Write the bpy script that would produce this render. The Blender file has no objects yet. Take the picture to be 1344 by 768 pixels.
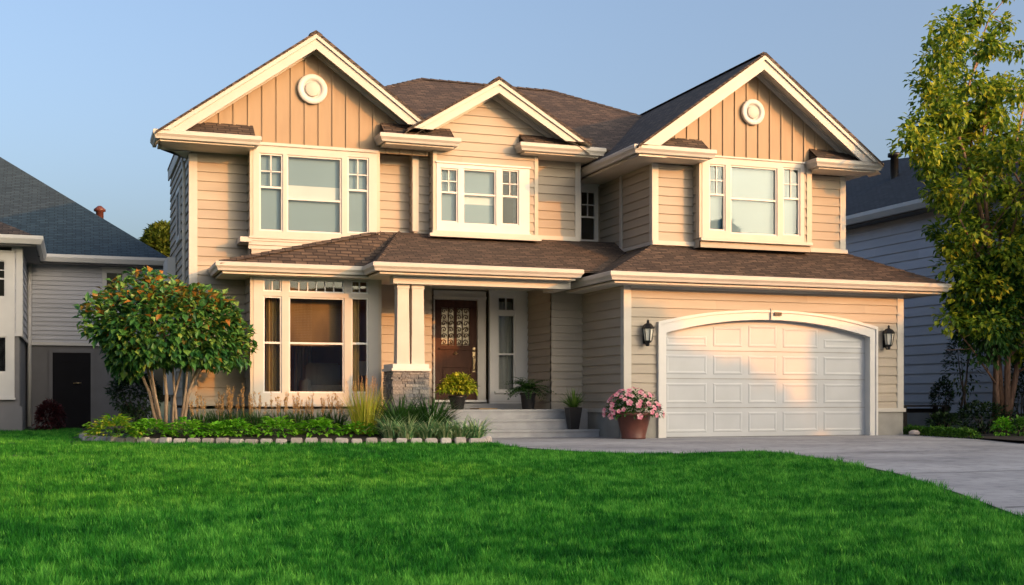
import bpy, bmesh, math, random
from mathutils import Vector, Matrix
random.seed(7)
R = math.radians
scene = bpy.context.scene
col = scene.collection

# ------------------------------------------------------------------ camera, sky, sun, exposure
YAW = R(19.7); F = 1600.0; CAMZ = 0.78; HOR = 525.0
cam_d = bpy.data.cameras.new('camera'); cam = bpy.data.objects.new('camera', cam_d); col.objects.link(cam)
cam.location = (0, 0, CAMZ); cam.rotation_euler = (R(90), 0, -YAW)
cam_d.sensor_width = 36; cam_d.lens = 36 * F / 1344; cam_d.shift_y = (HOR - 384) / 1344
cam_d.clip_start = 0.05; cam_d.clip_end = 3000
scene.camera = cam

SUN_AZ = R(33); SUN_EL = R(11)            # to the right of the facade's normal, low evening sun
world = bpy.data.worlds.new('World'); scene.world = world; world.use_nodes = True
wn = world.node_tree.nodes; wl = world.node_tree.links
sky = wn.new('ShaderNodeTexSky'); sky.sky_type = 'NISHITA'; sky.sun_disc = False
sky.sun_elevation = SUN_EL; sky.sun_rotation = R(180) - SUN_AZ
sky.air_density = 0.75; sky.dust_density = 9.0; sky.ozone_density = 1.1; sky.altitude = 200
wl.new(sky.outputs[0], wn['Background'].inputs[0]); wn['Background'].inputs[1].default_value = 0.15
sun_d = bpy.data.lights.new('sun', 'SUN'); sun_d.energy = 2.0; sun_d.angle = R(0.4); sun_d.color = (0.62, 0.205, 0.016)
sun = bpy.data.objects.new('sun', sun_d); col.objects.link(sun)
S = Vector((math.sin(SUN_AZ) * math.cos(SUN_EL), -math.cos(SUN_AZ) * math.cos(SUN_EL), math.sin(SUN_EL)))
sun.rotation_euler = S.to_track_quat('Z', 'Y').to_euler(); sun.location = (30, -30, 20)
vs = scene.view_settings
vs.view_transform = 'Standard'; vs.look = 'None'; vs.exposure = 1.44; vs.gamma = 1; vs.use_curve_mapping = False
scene.cycles.max_bounces = 8; scene.cycles.transparent_max_bounces = 16
scene.cycles.use_denoising = True
scene.cycles.sample_clamp_indirect = 4

# ------------------------------------------------------------------ measuring helpers
cY, sY = math.cos(YAW), math.sin(YAW)
def at(px, py, D):
    """point of the plane y = D that the photograph shows at (px, py)"""
    u = (px - 672) / F; t = D / (cY - u * sY)
    return t * (u * cY + sY), CAMZ + (HOR - py) / F * t
def ground_z(x, y):
    return 0.0 if y >= 20 else -0.02 * (20 - max(y, -15))
def at_ground(px, py):
    u = (px - 672) / F; v = (py - HOR) / F
    a = cY - u * sY
    t = CAMZ / v
    if t * a < 20: t = (CAMZ + 0.4) / (v + 0.02 * a)
    return t * (u * cY + sY), t * a

# ------------------------------------------------------------------ materials
def nodes(name):
    m = bpy.data.materials.new(name); m.use_nodes = True
    nt = m.node_tree
    return m, nt.nodes, nt.links, nt.nodes['Principled BSDF']
def mixc(n, l, fac, a, b, kind='MIX'):
    x = n.new('ShaderNodeMix'); x.data_type = 'RGBA'; x.blend_type = kind
    for k, val in ((0, fac), (6, a), (7, b)):
        if isinstance(val, (int, float)): x.inputs[k].default_value = val
        elif isinstance(val, tuple): x.inputs[k].default_value = (*val[:3], 1)
        else: l.new(val, x.inputs[k])
    return x.outputs[2]
def noise(n, l, scale, detail=3, coord='Object', vec=None, stretch=None):
    t = n.new('ShaderNodeTexNoise'); t.inputs['Scale'].default_value = scale; t.inputs['Detail'].default_value = detail
    if vec is None:
        c = n.new('ShaderNodeTexCoord'); vec = c.outputs[coord]
    if stretch:
        mp = n.new('ShaderNodeMapping'); mp.inputs['Scale'].default_value = stretch
        l.new(vec, mp.inputs[0]); vec = mp.outputs[0]
    l.new(vec, t.inputs['Vector'])
    return t.outputs['Fac']
def ramp(n, l, fac, stops):
    r = n.new('ShaderNodeValToRGB'); e = r.color_ramp.elements
    while len(e) < len(stops): e.new(0.5)
    for k, (p, c) in enumerate(stops):
        e[k].position = p; e[k].color = (*c, 1) if isinstance(c, tuple) else (c, c, c, 1)
    l.new(fac, r.inputs[0]); return r.outputs[0]
def bump(n, l, h, b, strength, dist=0.01):
    k = n.new('ShaderNodeBump'); k.inputs['Strength'].default_value = strength; k.inputs['Distance'].default_value = dist
    l.new(h, k.inputs['Height']); l.new(k.outputs[0], b.inputs['Normal'])
def paint(name, c, rough=0.55, var=0.10, scale=2.2, stretch=(1, 1, 1), bmp=0.0):
    m, n, l, b = nodes(name)
    f = noise(n, l, scale, 5, stretch=stretch)
    d = tuple(x * (1 - var) for x in c); e = tuple(min(1, x * (1 + var)) for x in c)
    l.new(ramp(n, l, f, [(0.3, d), (0.7, e)]), b.inputs['Base Color'])
    b.inputs['Roughness'].default_value = rough
    if bmp: bump(n, l, noise(n, l, 60, 4), b, bmp, 0.004)
    return m
def siding_mat(name, c, expo=0.19):
    m, n, l, b = nodes(name)
    g = n.new('ShaderNodeNewGeometry')
    f1 = noise(n, l, 1.6, 5, stretch=(0.6, 0.6, 2.5)); f2 = noise(n, l, 40, 3, stretch=(0.08, 0.08, 1))
    # every board its own slight tint
    r = n.new('ShaderNodeMapRange'); l.new(g.outputs['Random Per Island'], r.inputs[0])
    r.inputs[3].default_value = 0.92; r.inputs[4].default_value = 1.05
    a = ramp(n, l, f1, [(0.3, tuple(x * .93 for x in c)), (0.7, tuple(x * 1.06 for x in c))])
    k = n.new('ShaderNodeVectorMath'); k.operation = 'SCALE'; l.new(a, k.inputs[0]); l.new(r.outputs[0], k.inputs['Scale'])
    l.new(k.outputs[0], b.inputs['Base Color']); b.inputs['Roughness'].default_value = 0.6
    bump(n, l, f2, b, 0.25, 0.003)
    return m
def shingle_mat(name, c0, c1, c2):
    m, n, l, b = nodes(name)
    uv = n.new('ShaderNodeTexCoord')
    br = n.new('ShaderNodeTexBrick'); l.new(uv.outputs['UV'], br.inputs['Vector'])
    br.inputs['Scale'].default_value = 1.0; br.inputs['Brick Width'].default_value = 0.24; br.inputs['Row Height'].default_value = 0.095
    br.inputs['Mortar Size'].default_value = 0.012; br.inputs['Mortar Smooth'].default_value = 0.3; br.offset = 0.37
    br.inputs['Color1'].default_value = (0, 0, 0, 1); br.inputs['Color2'].default_value = (1, 1, 1, 1); br.inputs['Mortar'].default_value = (0.5, 0.5, 0.5, 1)
    f = noise(n, l, 3.0, 4, vec=uv.outputs['UV'], stretch=(1.0, 6.0, 1))
    mx = mixc(n, l, 0.72, br.outputs['Color'], f)
    fine = noise(n, l, 90, 2, vec=uv.outputs['UV'])
    base = ramp(n, l, mx, [(0.22, c0), (0.5, c1), (0.8, c2)])
    base = mixc(n, l, 0.35, base, ramp(n, l, fine, [(0.3, (0.3, 0.3, 0.3)), (0.7, (1.0, 1.0, 1.0))]), 'MULTIPLY')
    base = mixc(n, l, br.outputs['Fac'], base, tuple(x * .6 for x in c0))
    l.new(base, b.inputs['Base Color']); b.inputs['Roughness'].default_value = 0.9
    hm = n.new('ShaderNodeMath'); hm.operation = 'SUBTRACT'; l.new(mx, hm.inputs[0]); l.new(br.outputs['Fac'], hm.inputs[1])
    bump(n, l, hm.outputs[0], b, 0.6, 0.015)
    return m
def glass_mat(name, refl, tint, ior=1.5):
    m, n, l, b = nodes(name); out = n['Material Output']
    n.remove(b)
    gl = n.new('ShaderNodeBsdfGlossy'); gl.inputs['Roughness'].default_value = 0.015
    gl.inputs['Color'].default_value = (0.60, 0.72, 0.82, 1)
    tr = n.new('ShaderNodeBsdfTransparent'); tr.inputs[0].default_value = (*tint, 1)
    fr = n.new('ShaderNodeFresnel'); fr.inputs[0].default_value = ior
    ad = n.new('ShaderNodeMath'); ad.operation = 'ADD'; ad.use_clamp = True; ad.inputs[1].default_value = refl; l.new(fr.outputs[0], ad.inputs[0])
    # old float glass is never quite flat
    bm = n.new('ShaderNodeBump'); bm.inputs['Strength'].default_value = 0.05; bm.inputs['Distance'].default_value = 0.02
    l.new(noise(n, l, 1.4, 1), bm.inputs['Height']); l.new(bm.outputs[0], gl.inputs['Normal'])
    mx = n.new('ShaderNodeMixShader'); l.new(ad.outputs[0], mx.inputs[0]); l.new(tr.outputs[0], mx.inputs[1]); l.new(gl.outputs[0], mx.inputs[2])
    l.new(mx.outputs[0], out.inputs[0])
    return m
def leaf_mat(name, stops, trans=0.35, rough=0.45, big=0.0):
    m, n, l, b = nodes(name); out = n['Material Output']
    g = n.new('ShaderNodeNewGeometry')
    c = ramp(n, l, g.outputs['Random Per Island'], stops)
    if big:
        f = noise(n, l, big, 2)
        c = mixc(n, l, 0.5, c, ramp(n, l, f, [(0.35, (0.45, 0.5, 0.45)), (0.65, (1.3, 1.25, 1.0))]), 'MULTIPLY')
    l.new(c, b.inputs['Base Color']); b.inputs['Roughness'].default_value = rough
    b.inputs['Specular IOR Level'].default_value = 0.35
    tr = n.new('ShaderNodeBsdfTranslucent'); l.new(c, tr.inputs[0])
    mx = n.new('ShaderNodeMixShader'); mx.inputs[0].default_value = trans
    l.new(b.outputs[0], mx.inputs[1]); l.new(tr.outputs[0], mx.inputs[2]); l.new(mx.outputs[0], out.inputs[0])
    return m
def plain(name, c, rough=0.5, metal=0.0, spec=0.5):
    m, n, l, b = nodes(name)
    f = noise(n, l, 9, 3)
    l.new(ramp(n, l, f, [(0.3, tuple(x * .85 for x in c)), (0.7, tuple(min(1, x * 1.12) for x in c))]), b.inputs['Base Color'])
    b.inputs['Roughness'].default_value = rough; b.inputs['Metallic'].default_value = metal; b.inputs['Specular IOR Level'].default_value = spec
    return m
def bark_mat(name, c0, c1):
    m, n, l, b = nodes(name)
    f = noise(n, l, 14, 5, stretch=(2, 2, 0.5))
    l.new(ramp(n, l, f, [(0.3, c0), (0.7, c1)]), b.inputs['Base Color']); b.inputs['Roughness'].default_value = 0.85
    bump(n, l, f, b, 0.6, 0.02)
    return m

M = {}
M['siding'] = siding_mat('tan_siding', (0.365, 0.318, 0.255))
M['batten'] = paint('gable_boards', (0.30, 0.215, 0.13), 0.6, 0.07, 3, (2, 2, .4), 0.2)
M['trim'] = paint('cream_trim', (0.47, 0.45, 0.41), 0.5, 0.05, 2.5)
M['white'] = paint('white_paint', (0.58, 0.575, 0.56), 0.45, 0.04, 2.5)
M['beige_trim'] = paint('beige_trim', (0.47, 0.42, 0.34), 0.55, 0.06)
M['soffit'] = paint('soffit_paint', (0.62, 0.57, 0.49), 0.6, 0.06)
M['garage'] = paint('garage_door_paint', (0.43, 0.455, 0.48), 0.45, 0.06, 1.5)
M['roof'] = shingle_mat('brown_shingles', (0.028, 0.021, 0.018), (0.072, 0.052, 0.041), (0.19, 0.135, 0.096))
M['slate_roof'] = shingle_mat('blue_grey_shingles', (0.014, 0.032, 0.050), (0.028, 0.056, 0.082), (0.05, 0.085, 0.115))
M['slate_dark'] = shingle_mat('charcoal_shingles', (0.014, 0.018, 0.026), (0.026, 0.033, 0.044), (0.045, 0.055, 0.07))
M['glass_up'] = glass_mat('upstairs_glass', 0.0, (0.80, 0.88, 0.92), 1.36)
M['glass_low'] = glass_mat('downstairs_glass', 0.03, (0.85, 0.85, 0.82))
M['glass_dark'] = glass_mat('neighbour_glass', 0.0, (0.22, 0.24, 0.26), 1.25)
M['blind'] = paint('blue_grey_blind', (0.20, 0.285, 0.335), 0.8, 0.05, 1.2)  # blue-grey imitates the sky reflected in the upstairs panes
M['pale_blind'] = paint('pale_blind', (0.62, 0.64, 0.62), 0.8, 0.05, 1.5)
M['curtain'] = paint('ochre_curtain', (0.40, 0.28, 0.10), 0.9, 0.2, 6, (3, 3, .3))
M['sheer'] = paint('grey_sheer_curtain', (0.42, 0.43, 0.40), 0.9, 0.1, 5, (3, 3, .3))
M['room'] = paint('room_walls', (0.34, 0.26, 0.17), 0.9, 0.1, 1)
M['amber_blind'] = paint('amber_bamboo_blind', (0.20, 0.13, 0.055), 0.8, 0.4, 2.2, (1.5, 1, .5))  # amber colour stands in for sunlit trees reflected in the glass
M['amber_room'] = paint('ochre_room_walls', (0.34, 0.21, 0.09), 0.9, 0.35, 1.3, (1, 1, .4))  # walls coloured ochre to imitate amber reflections in the big window
M['found'] = paint('foundation_parging', (0.27, 0.265, 0.245), 0.9, 0.14, 3, (1, 1, 1), 0.5)
M['concrete'] = paint('step_concrete', (0.33, 0.335, 0.345), 0.85, 0.12, 4, (1, 1, 1), 0.4)
M['door'] = paint('dark_brown_door', (0.060, 0.024, 0.014), 0.6, 0.25, 4, (4, 4, .4), 0.2)
M['door'].node_tree.nodes['Principled BSDF'].inputs['Specular IOR Level'].default_value = 0.2
M['door_frame'] = paint('door_frame_brown', (0.07, 0.04, 0.028), 0.5, 0.2, 5)
M['iron'] = plain('black_iron', (0.012, 0.012, 0.013), 0.45, 0.3)
M['brass'] = plain('antique_brass', (0.35, 0.27, 0.16), 0.35, 0.9)
M['lamp_glass'] = plain('frosted_lamp_glass', (0.62, 0.60, 0.52), 0.25)
M['pot_black'] = plain('black_glazed_pot', (0.014, 0.014, 0.016), 0.35)
M['terracotta'] = plain('brown_terracotta', (0.115, 0.036, 0.024), 0.5)
M['soil'] = paint('potting_soil', (0.02, 0.014, 0.01), 0.95, 0.3, 20)
M['mat'] = paint('coir_mat', (0.36, 0.25, 0.13), 0.95, 0.15, 20)
M['bark_light'] = bark_mat('pale_bark', (0.22, 0.14, 0.09), (0.42, 0.30, 0.20))
M['bark_red'] = bark_mat('reddish_bark', (0.13, 0.07, 0.045), (0.32, 0.19, 0.12))
M['bark_dark'] = bark_mat('dark_bark', (0.04, 0.03, 0.022), (0.10, 0.075, 0.055))
def stone_mat():
    m, n, l, b = nodes('ledge_stone')
    g = n.new('ShaderNodeNewGeometry')
    c = ramp(n, l, g.outputs['Random Per Island'], [(0, (0.10, 0.10, 0.105)), (0.35, (0.19, 0.185, 0.18)), (0.6, (0.27, 0.25, 0.225)), (0.85, (0.15, 0.155, 0.165)), (1, (0.34, 0.32, 0.29))])
    f = noise(n, l, 25, 4)
    c = mixc(n, l, 0.6, c, ramp(n, l, f, [(0.3, (.55, .55, .55)), (0.7, (1.2, 1.2, 1.2))]), 'MULTIPLY')
    l.new(c, b.inputs['Base Color']); b.inputs['Roughness'].default_value = 0.9
    bump(n, l, f, b, 0.7, 0.02); return m
M['stone'] = stone_mat()
def brick_mat():
    m, n, l, b = nodes('edging_stone')
    o = n.new('ShaderNodeObjectInfo')
    c = ramp(n, l, o.outputs['Random'], [(0, (0.40, 0.34, 0.31)), (0.5, (0.50, 0.44, 0.41)), (1, (0.58, 0.53, 0.50))])
    f = noise(n, l, 18, 4)
    c = mixc(n, l, 0.5, c, ramp(n, l, f, [(0.3, (.6, .6, .6)), (0.7, (1.2, 1.2, 1.2))]), 'MULTIPLY')
    l.new(c, b.inputs['Base Color']); b.inputs['Roughness'].default_value = 0.9
    bump(n, l, f, b, 0.5, 0.01); return m
M['edging'] = brick_mat()
M['n_siding'] = siding_mat('grey_siding', (0.50, 0.51, 0.55))
M['n_siding2'] = siding_mat('light_grey_siding', (0.54, 0.545, 0.58))
M['n_stucco'] = paint('dark_grey_stucco', (0.18, 0.18, 0.19), 0.9, 0.08, 2, (1, 1, 1), 0.4)
M['r_siding'] = siding_mat('slate_grey_siding', (0.52, 0.55, 0.62))
M['black_door'] = paint('black_door', (0.008, 0.008, 0.011), 0.7, 0.2)
M['black_door'].node_tree.nodes['Principled BSDF'].inputs['Specular IOR Level'].default_value = 0.15

def drive_mat():
    m, n, l, b = nodes('driveway_concrete')
    f1 = noise(n, l, 0.6, 6, stretch=(1, 1.2, 1)); f2 = noise(n, l, 160, 3); f3 = noise(n, l, 6, 4)
    c = ramp(n, l, f1, [(0.32, (0.24, 0.24, 0.25)), (0.5, (0.34, 0.34, 0.35)), (0.68, (0.42, 0.42, 0.425))])
    c = mixc(n, l, 0.5, c, ramp(n, l, f2, [(0.3, (.6, .6, .6)), (0.7, (1.3, 1.3, 1.3))]), 'MULTIPLY')
    c = mixc(n, l, 0.4, c, ramp(n, l, f3, [(0.33, (.45, .45, .46)), (0.48, (1.0, 1.0, 1.0)), (0.65, (1.15, 1.15, 1.15))]), 'MULTIPLY')
    l.new(c, b.inputs['Base Color']); b.inputs['Roughness'].default_value = 0.8
    bump(n, l, f2, b, 0.3, 0.004); return m
M['drive'] = drive_mat()
def lawn_col(n, l, dark, mid, light):
    g = n.new('ShaderNodeNewGeometry')
    f1 = noise(n, l, 0.55, 4, vec=g.outputs['Position'], stretch=(0.7, 1.6, 1))
    f2 = noise(n, l, 3.5, 3, vec=g.outputs['Position'], stretch=(0.6, 1.3, 1))
    f3 = noise(n, l, 7.5, 3, vec=g.outputs['Position'])
    s = mixc(n, l, 0.5, mixc(n, l, 0.5, f1, f2), f3)
    return ramp(n, l, s, [(0.40, dark), (0.5, mid), (0.60, light)])
def lawn_mat():
    m, n, l, b = nodes('lawn_soil_and_thatch')
    c = lawn_col(n, l, (0.010, 0.028, 0.006), (0.016, 0.045, 0.008), (0.03, 0.065, 0.012))
    l.new(c, b.inputs['Base Color']); b.inputs['Roughness'].default_value = 0.95
    return m
M['lawn'] = lawn_mat()
def grass_mat():
    m, n, l, b = nodes('grass_blades'); out = n['Material Output']
    c = lawn_col(n, l, (0.007, 0.100, 0.010), (0.038, 0.255, 0.022), (0.17, 0.52, 0.065))
    g = n.new('ShaderNodeNewGeometry')
    c = mixc(n, l, 0.6, c, ramp(n, l, g.outputs['Random Per Island'], [(0, (.45, .55, .5)), (0.6, (1.05, 1.0, 1.0)), (0.9, (1.5, 1.25, 1.2)), (1, (3.0, 1.7, 2.2))]), 'MULTIPLY')
    l.new(c, b.inputs['Base Color']); b.inputs['Roughness'].default_value = 0.6; b.inputs['Specular IOR Level'].default_value = 0.12
    tr = n.new('ShaderNodeBsdfTranslucent'); l.new(c, tr.inputs[0])
    mx = n.new('ShaderNodeMixShader'); mx.inputs[0].default_value = 0.35
    l.new(b.outputs[0], mx.inputs[1]); l.new(tr.outputs[0], mx.inputs[2]); l.new(mx.outputs[0], out.inputs[0])
    return m
M['grass'] = grass_mat()
M['leaf_bush'] = leaf_mat('glossy_bush_leaves', [(0, (0.012, 0.060, 0.018)), (0.4, (0.034, 0.135, 0.030)), (0.75, (0.09, 0.23, 0.045)), (1, (0.22, 0.34, 0.06))], 0.25, 0.35)
M['leaf_bush_top'] = leaf_mat('young_orange_leaves', [(0, (0.10, 0.12, 0.02)), (0.4, (0.22, 0.15, 0.02)), (0.75, (0.34, 0.16, 0.02)), (1, (0.42, 0.17, 0.03))], 0.35, 0.4)  # orange of young growth, also painted sun highlights on the crown
M['leaf_tree'] = leaf_mat('street_tree_leaves', [(0, (0.035, 0.10, 0.014)), (0.35, (0.11, 0.21, 0.02)), (0.7, (0.30, 0.40, 0.03)), (1, (0.62, 0.60, 0.05))], 0.5, 0.45)
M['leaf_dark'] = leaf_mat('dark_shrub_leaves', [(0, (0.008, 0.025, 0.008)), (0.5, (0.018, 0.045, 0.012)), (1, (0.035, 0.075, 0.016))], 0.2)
M['leaf_mid'] = leaf_mat('background_tree_leaves', [(0, (0.05, 0.09, 0.012)), (0.5, (0.10, 0.15, 0.02)), (1, (0.18, 0.21, 0.03))], 0.4)
M['leaf_lime'] = leaf_mat('lime_leaves', [(0, (0.08, 0.30, 0.012)), (0.5, (0.18, 0.50, 0.025)), (1, (0.34, 0.66, 0.05))], 0.35)
M['leaf_spring'] = leaf_mat('yellow_green_leaves', [(0, (0.08, 0.26, 0.012)), (0.6, (0.20, 0.46, 0.025)), (1, (0.60, 0.56, 0.06))], 0.35)
M['leaf_gold'] = leaf_mat('golden_leaves', [(0, (0.14, 0.26, 0.015)), (0.5, (0.36, 0.44, 0.03)), (1, (0.60, 0.58, 0.07))], 0.35)
M['leaf_fern'] = leaf_mat('fern_leaves', [(0, (0.015, 0.06, 0.012)), (0.5, (0.035, 0.11, 0.018)), (1, (0.07, 0.17, 0.03))], 0.3)
M['leaf_spike'] = leaf_mat('spiky_leaves', [(0, (0.05, 0.13, 0.02)), (0.5, (0.11, 0.22, 0.035)), (1, (0.20, 0.32, 0.06))], 0.3)
M['leaf_pale'] = leaf_mat('striped_leaves', [(0, (0.08, 0.24, 0.09)), (0.4, (0.20, 0.40, 0.16)), (0.7, (0.46, 0.58, 0.26)), (1, (0.70, 0.72, 0.40))], 0.3)
M['leaf_yellow'] = leaf_mat('yellow_grass_blades', [(0, (0.18, 0.30, 0.02)), (0.5, (0.50, 0.50, 0.05)), (1, (0.75, 0.62, 0.12))], 0.4)
M['plume'] = leaf_mat('apricot_plumes', [(0, (0.42, 0.22, 0.08)), (0.5, (0.62, 0.36, 0.14)), (1, (0.75, 0.50, 0.24))], 0.4, 0.7)
M['leaf_red'] = leaf_mat('burgundy_leaves', [(0, (0.022, 0.006, 0.008)), (0.5, (0.05, 0.010, 0.014)), (1, (0.09, 0.018, 0.02))], 0.25)
M['petal'] = leaf_mat('pink_petals', [(0, (0.66, 0.13, 0.24)), (0.45, (0.80, 0.27, 0.38)), (0.8, (0.82, 0.42, 0.48)), (1, (0.84, 0.62, 0.58))], 0.3)
M['petal_heart'] = leaf_mat('flower_hearts', [(0, (0.45, 0.06, 0.10)), (1, (0.60, 0.30, 0.08))], 0.2)
M['clover'] = leaf_mat('ground_cover', [(0, (0.03, 0.10, 0.012)), (0.5, (0.07, 0.20, 0.02)), (1, (0.15, 0.32, 0.03))], 0.3)

# ------------------------------------------------------------------ mesh builder
ORI = {}
class MB:
    def __init__(s): s.v = []; s.f = []; s.mi = []; s.sm = []
    def face(s, pts, mi=0, smooth=False):
        k = len(s.v); s.v += [tuple(p) for p in pts]; s.f.append(tuple(range(k, k + len(pts)))); s.mi.append(mi); s.sm.append(smooth)
    def quadstrip(s, rings, closed=True, mi=0, smooth=True, caps=True):
        k = len(s.v); n = len(rings[0])
        for r in rings: s.v += [tuple(p) for p in r]
        for i in range(len(rings) - 1):
            for j in range(n if closed else n - 1):
                a = k + i * n + j; b = k + i * n + (j + 1) % n
                s.f.append((a, b, b + n, a + n)); s.mi.append(mi); s.sm.append(smooth)
        if caps and closed:
            s.f.append(tuple(range(k + n - 1, k - 1, -1))); s.mi.append(mi); s.sm.append(False)
            e = k + (len(rings) - 1) * n
            s.f.append(tuple(range(e, e + n))); s.mi.append(mi); s.sm.append(False)
    def box(s, x0, x1, y0, y1, z0, z1, mi=0):
        p = [(x0, y0, z0), (x1, y0, z0), (x1, y1, z0), (x0, y1, z0), (x0, y0, z1), (x1, y0, z1), (x1, y1, z1), (x0, y1, z1)]
        k = len(s.v); s.v += p
        for q in ((0, 3, 2, 1), (4, 5, 6, 7), (0, 1, 5, 4), (1, 2, 6, 5), (2, 3, 7, 6), (3, 0, 4, 7)):
            s.f.append(tuple(k + i for i in q)); s.mi.append(mi); s.sm.append(False)
    def tube(s, path, rad, n=8, mi=0):
        rings = []
        for i, p in enumerate(path):
            p = Vector(p)
            d = (Vector(path[min(i + 1, len(path) - 1)]) - Vector(path[max(i - 1, 0)])).normalized()
            a = d.orthogonal().normalized() if i == 0 else (prev - d * prev.dot(d)).normalized()
            prev = a; b = d.cross(a)
            r = rad[i] if isinstance(rad, (list, tuple)) else rad
            rings.append([p + (a * math.cos(t) + b * math.sin(t)) * r for t in [2 * math.pi * j / n for j in range(n)]])
        s.quadstrip(rings, True, mi)
    def lathe(s, prof, c=(0, 0, 0), n=24, mi=0, caps=False, axis='z'):
        rings = []
        for r, h in prof:
            ring = []
            for j in range(n):
                a = 2 * math.pi * j / n
                if axis == 'z': ring.append((c[0] + r * math.cos(a), c[1] + r * math.sin(a), c[2] + h))
                else: ring.append((c[0] + r * math.cos(a), c[1] - h, c[2] + r * math.sin(a)))
            rings.append(ring)
        s.quadstrip(rings, True, mi, caps=caps)
    def prism(s, poly, d0, d1, fr=None, mi=0):
        """poly of (s, z) extruded from offset d0 to d1 along a wall frame"""
        fr = fr or (lambda a, z, o: (a, o, z))
        n = len(poly)
        A = [fr(a, z, d0) for a, z in poly]; B = [fr(a, z, d1) for a, z in poly]
        s.face(A, mi); s.face(B[::-1], mi)
        for i in range(n):
            j = (i + 1) % n; s.face([A[i], A[j], B[j], B[i]], mi)
    def slab(s, pts, th, top=0, bot=1):
        """roof plane: shingled top, painted underside, vertical edge"""
        P = [Vector(p) for p in pts]; Q = [p - Vector((0, 0, th)) for p in P]
        for i in range(1, len(P) - 1):
            s.face([P[0], P[i], P[i + 1]], top); s.face([Q[0], Q[i + 1], Q[i]], bot)
        for i in range(len(P)):
            j = (i + 1) % len(P); s.face([P[i], Q[i], Q[j], P[j]], top)
    def build(s, name, mats, parent=None, loc=None, uv=True):
        if not isinstance(mats, (list, tuple)): mats = [mats]
        o0 = Vector(ORI.get(parent.name, (0, 0, 0))) if parent else Vector(loc or (0, 0, 0))
        me = bpy.data.meshes.new(name)
        me.from_pydata([tuple(Vector(p) - o0) for p in s.v], [], s.f)
        for m in mats: me.materials.append(m)
        me.polygons.foreach_set('material_index', s.mi); me.polygons.foreach_set('use_smooth', s.sm)
        if uv:
            lay = me.uv_layers.new(name='UVMap'); V = s.v
            for p in me.polygons:
                nrm = p.normal
                h = Vector((0, 0, 1)).cross(nrm)
                h = Vector((1, 0, 0)) if h.length < 1e-3 else h.normalized()
                w = nrm.cross(h)
                for li in p.loop_indices:
                    q = Vector(V[me.loops[li].vertex_index]); lay.data[li].uv = (q.dot(h), q.dot(w))
        me.update()
        ob = bpy.data.objects.new(name, me); col.objects.link(ob)
        if parent: ob.parent = parent
        elif loc: ob.location = loc
        ORI[ob.name] = tuple(o0)
        return ob
def tag(o, label=None, cat=None, group=None, kind=None):
    if label: o['label'] = label
    if cat: o['category'] = cat
    if group: o['group'] = group
    if kind: o['kind'] = kind
    elif cat: o['kind'] = 'thing'
    return o
def thing(name, label, cat, loc, group=None):
    o = bpy.data.objects.new(name, None); col.objects.link(o); o.location = loc; o.empty_display_size = 0.2
    ORI[o.name] = tuple(loc)
    return tag(o, label, cat, group)
def copy_tree(o, parent=None):
    c = o.copy(); col.objects.link(c); c.parent = parent
    for ch in list(o.children): copy_tree(ch, c)
    return c
def front(D): return lambda a, z, o: (a, D - o, z)          # wall facing the street
def lside(X): return lambda a, z, o: (X - o, a, z)          # wall facing left
def rside(X): return lambda a, z, o: (X + o, a, z)          # wall facing right

def siding(fr, s0, s1, z0, z1, holes=(), expo=0.19, clip=None, lip=0.027, mb=None, fine=()):
    """overlapping boards; holes = (sa, sb, za, zb); clip(z) -> (sa, sb)"""
    mb = mb or MB()
    z = z0
    while z < z1 - 1e-4:
        zt = min(z + expo, z1)
        br = sorted({z, zt} | {h[2] for h in holes if z < h[2] < zt} | {h[3] for h in holes if z < h[3] < zt} | {f for f in fine if z < f < zt})
        for a, b in zip(br[:-1], br[1:]):
            mid = (a + b) / 2
            la, ra = clip(a) if clip else (s0, s1)
            lb, rb = clip(b) if clip else (s0, s1)
            cuts = sorted([(h[0], h[1]) for h in holes if h[2] <= mid <= h[3]])
            segs = []; cur = None; L = (la, lb); Rr = (ra, rb)
            start = L
            for c0, c1 in cuts:
                segs.append((start, (c0, c0))); start = (c1, c1)
            segs.append((start, Rr))
            oa = lip * (1 - (a - z) / expo) + 0.002; ob = lip * (1 - (b - z) / expo) + 0.002
            if not clip:
                # butt joints between lengths of board
                brd = random.Random(int(z * 1000) * 7 + int(s0 * 100)); cutp = []; q_ = s0 + brd.uniform(.6, 3.4)
                while q_ < s1: cutp.append(q_); q_ += 3.65
                s2_ = []
                for (l0, l1), (r0, r1) in segs:
                    p_ = l0
                    for q_ in cutp:
                        if p_ + .05 < q_ < r0 - .05: s2_.append(((p_, p_), (q_, q_))); p_ = q_
                    s2_.append(((p_, p_), (r0, r1)))
                segs = s2_
            for (l0, l1), (r0, r1) in segs:
                if r0 - l0 < 0.003 and r1 - l1 < 0.003: continue
                r1 = max(r1, l1)
                mb.face([fr(l0, a, oa), fr(r0, a, oa), fr(r1, b, ob), fr(l1, b, ob)])
                if a == z: mb.face([fr(l0, a, 0), fr(r0, a, 0), fr(r0, a, oa), fr(l0, a, oa)])
        z = zt
    return mb
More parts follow.
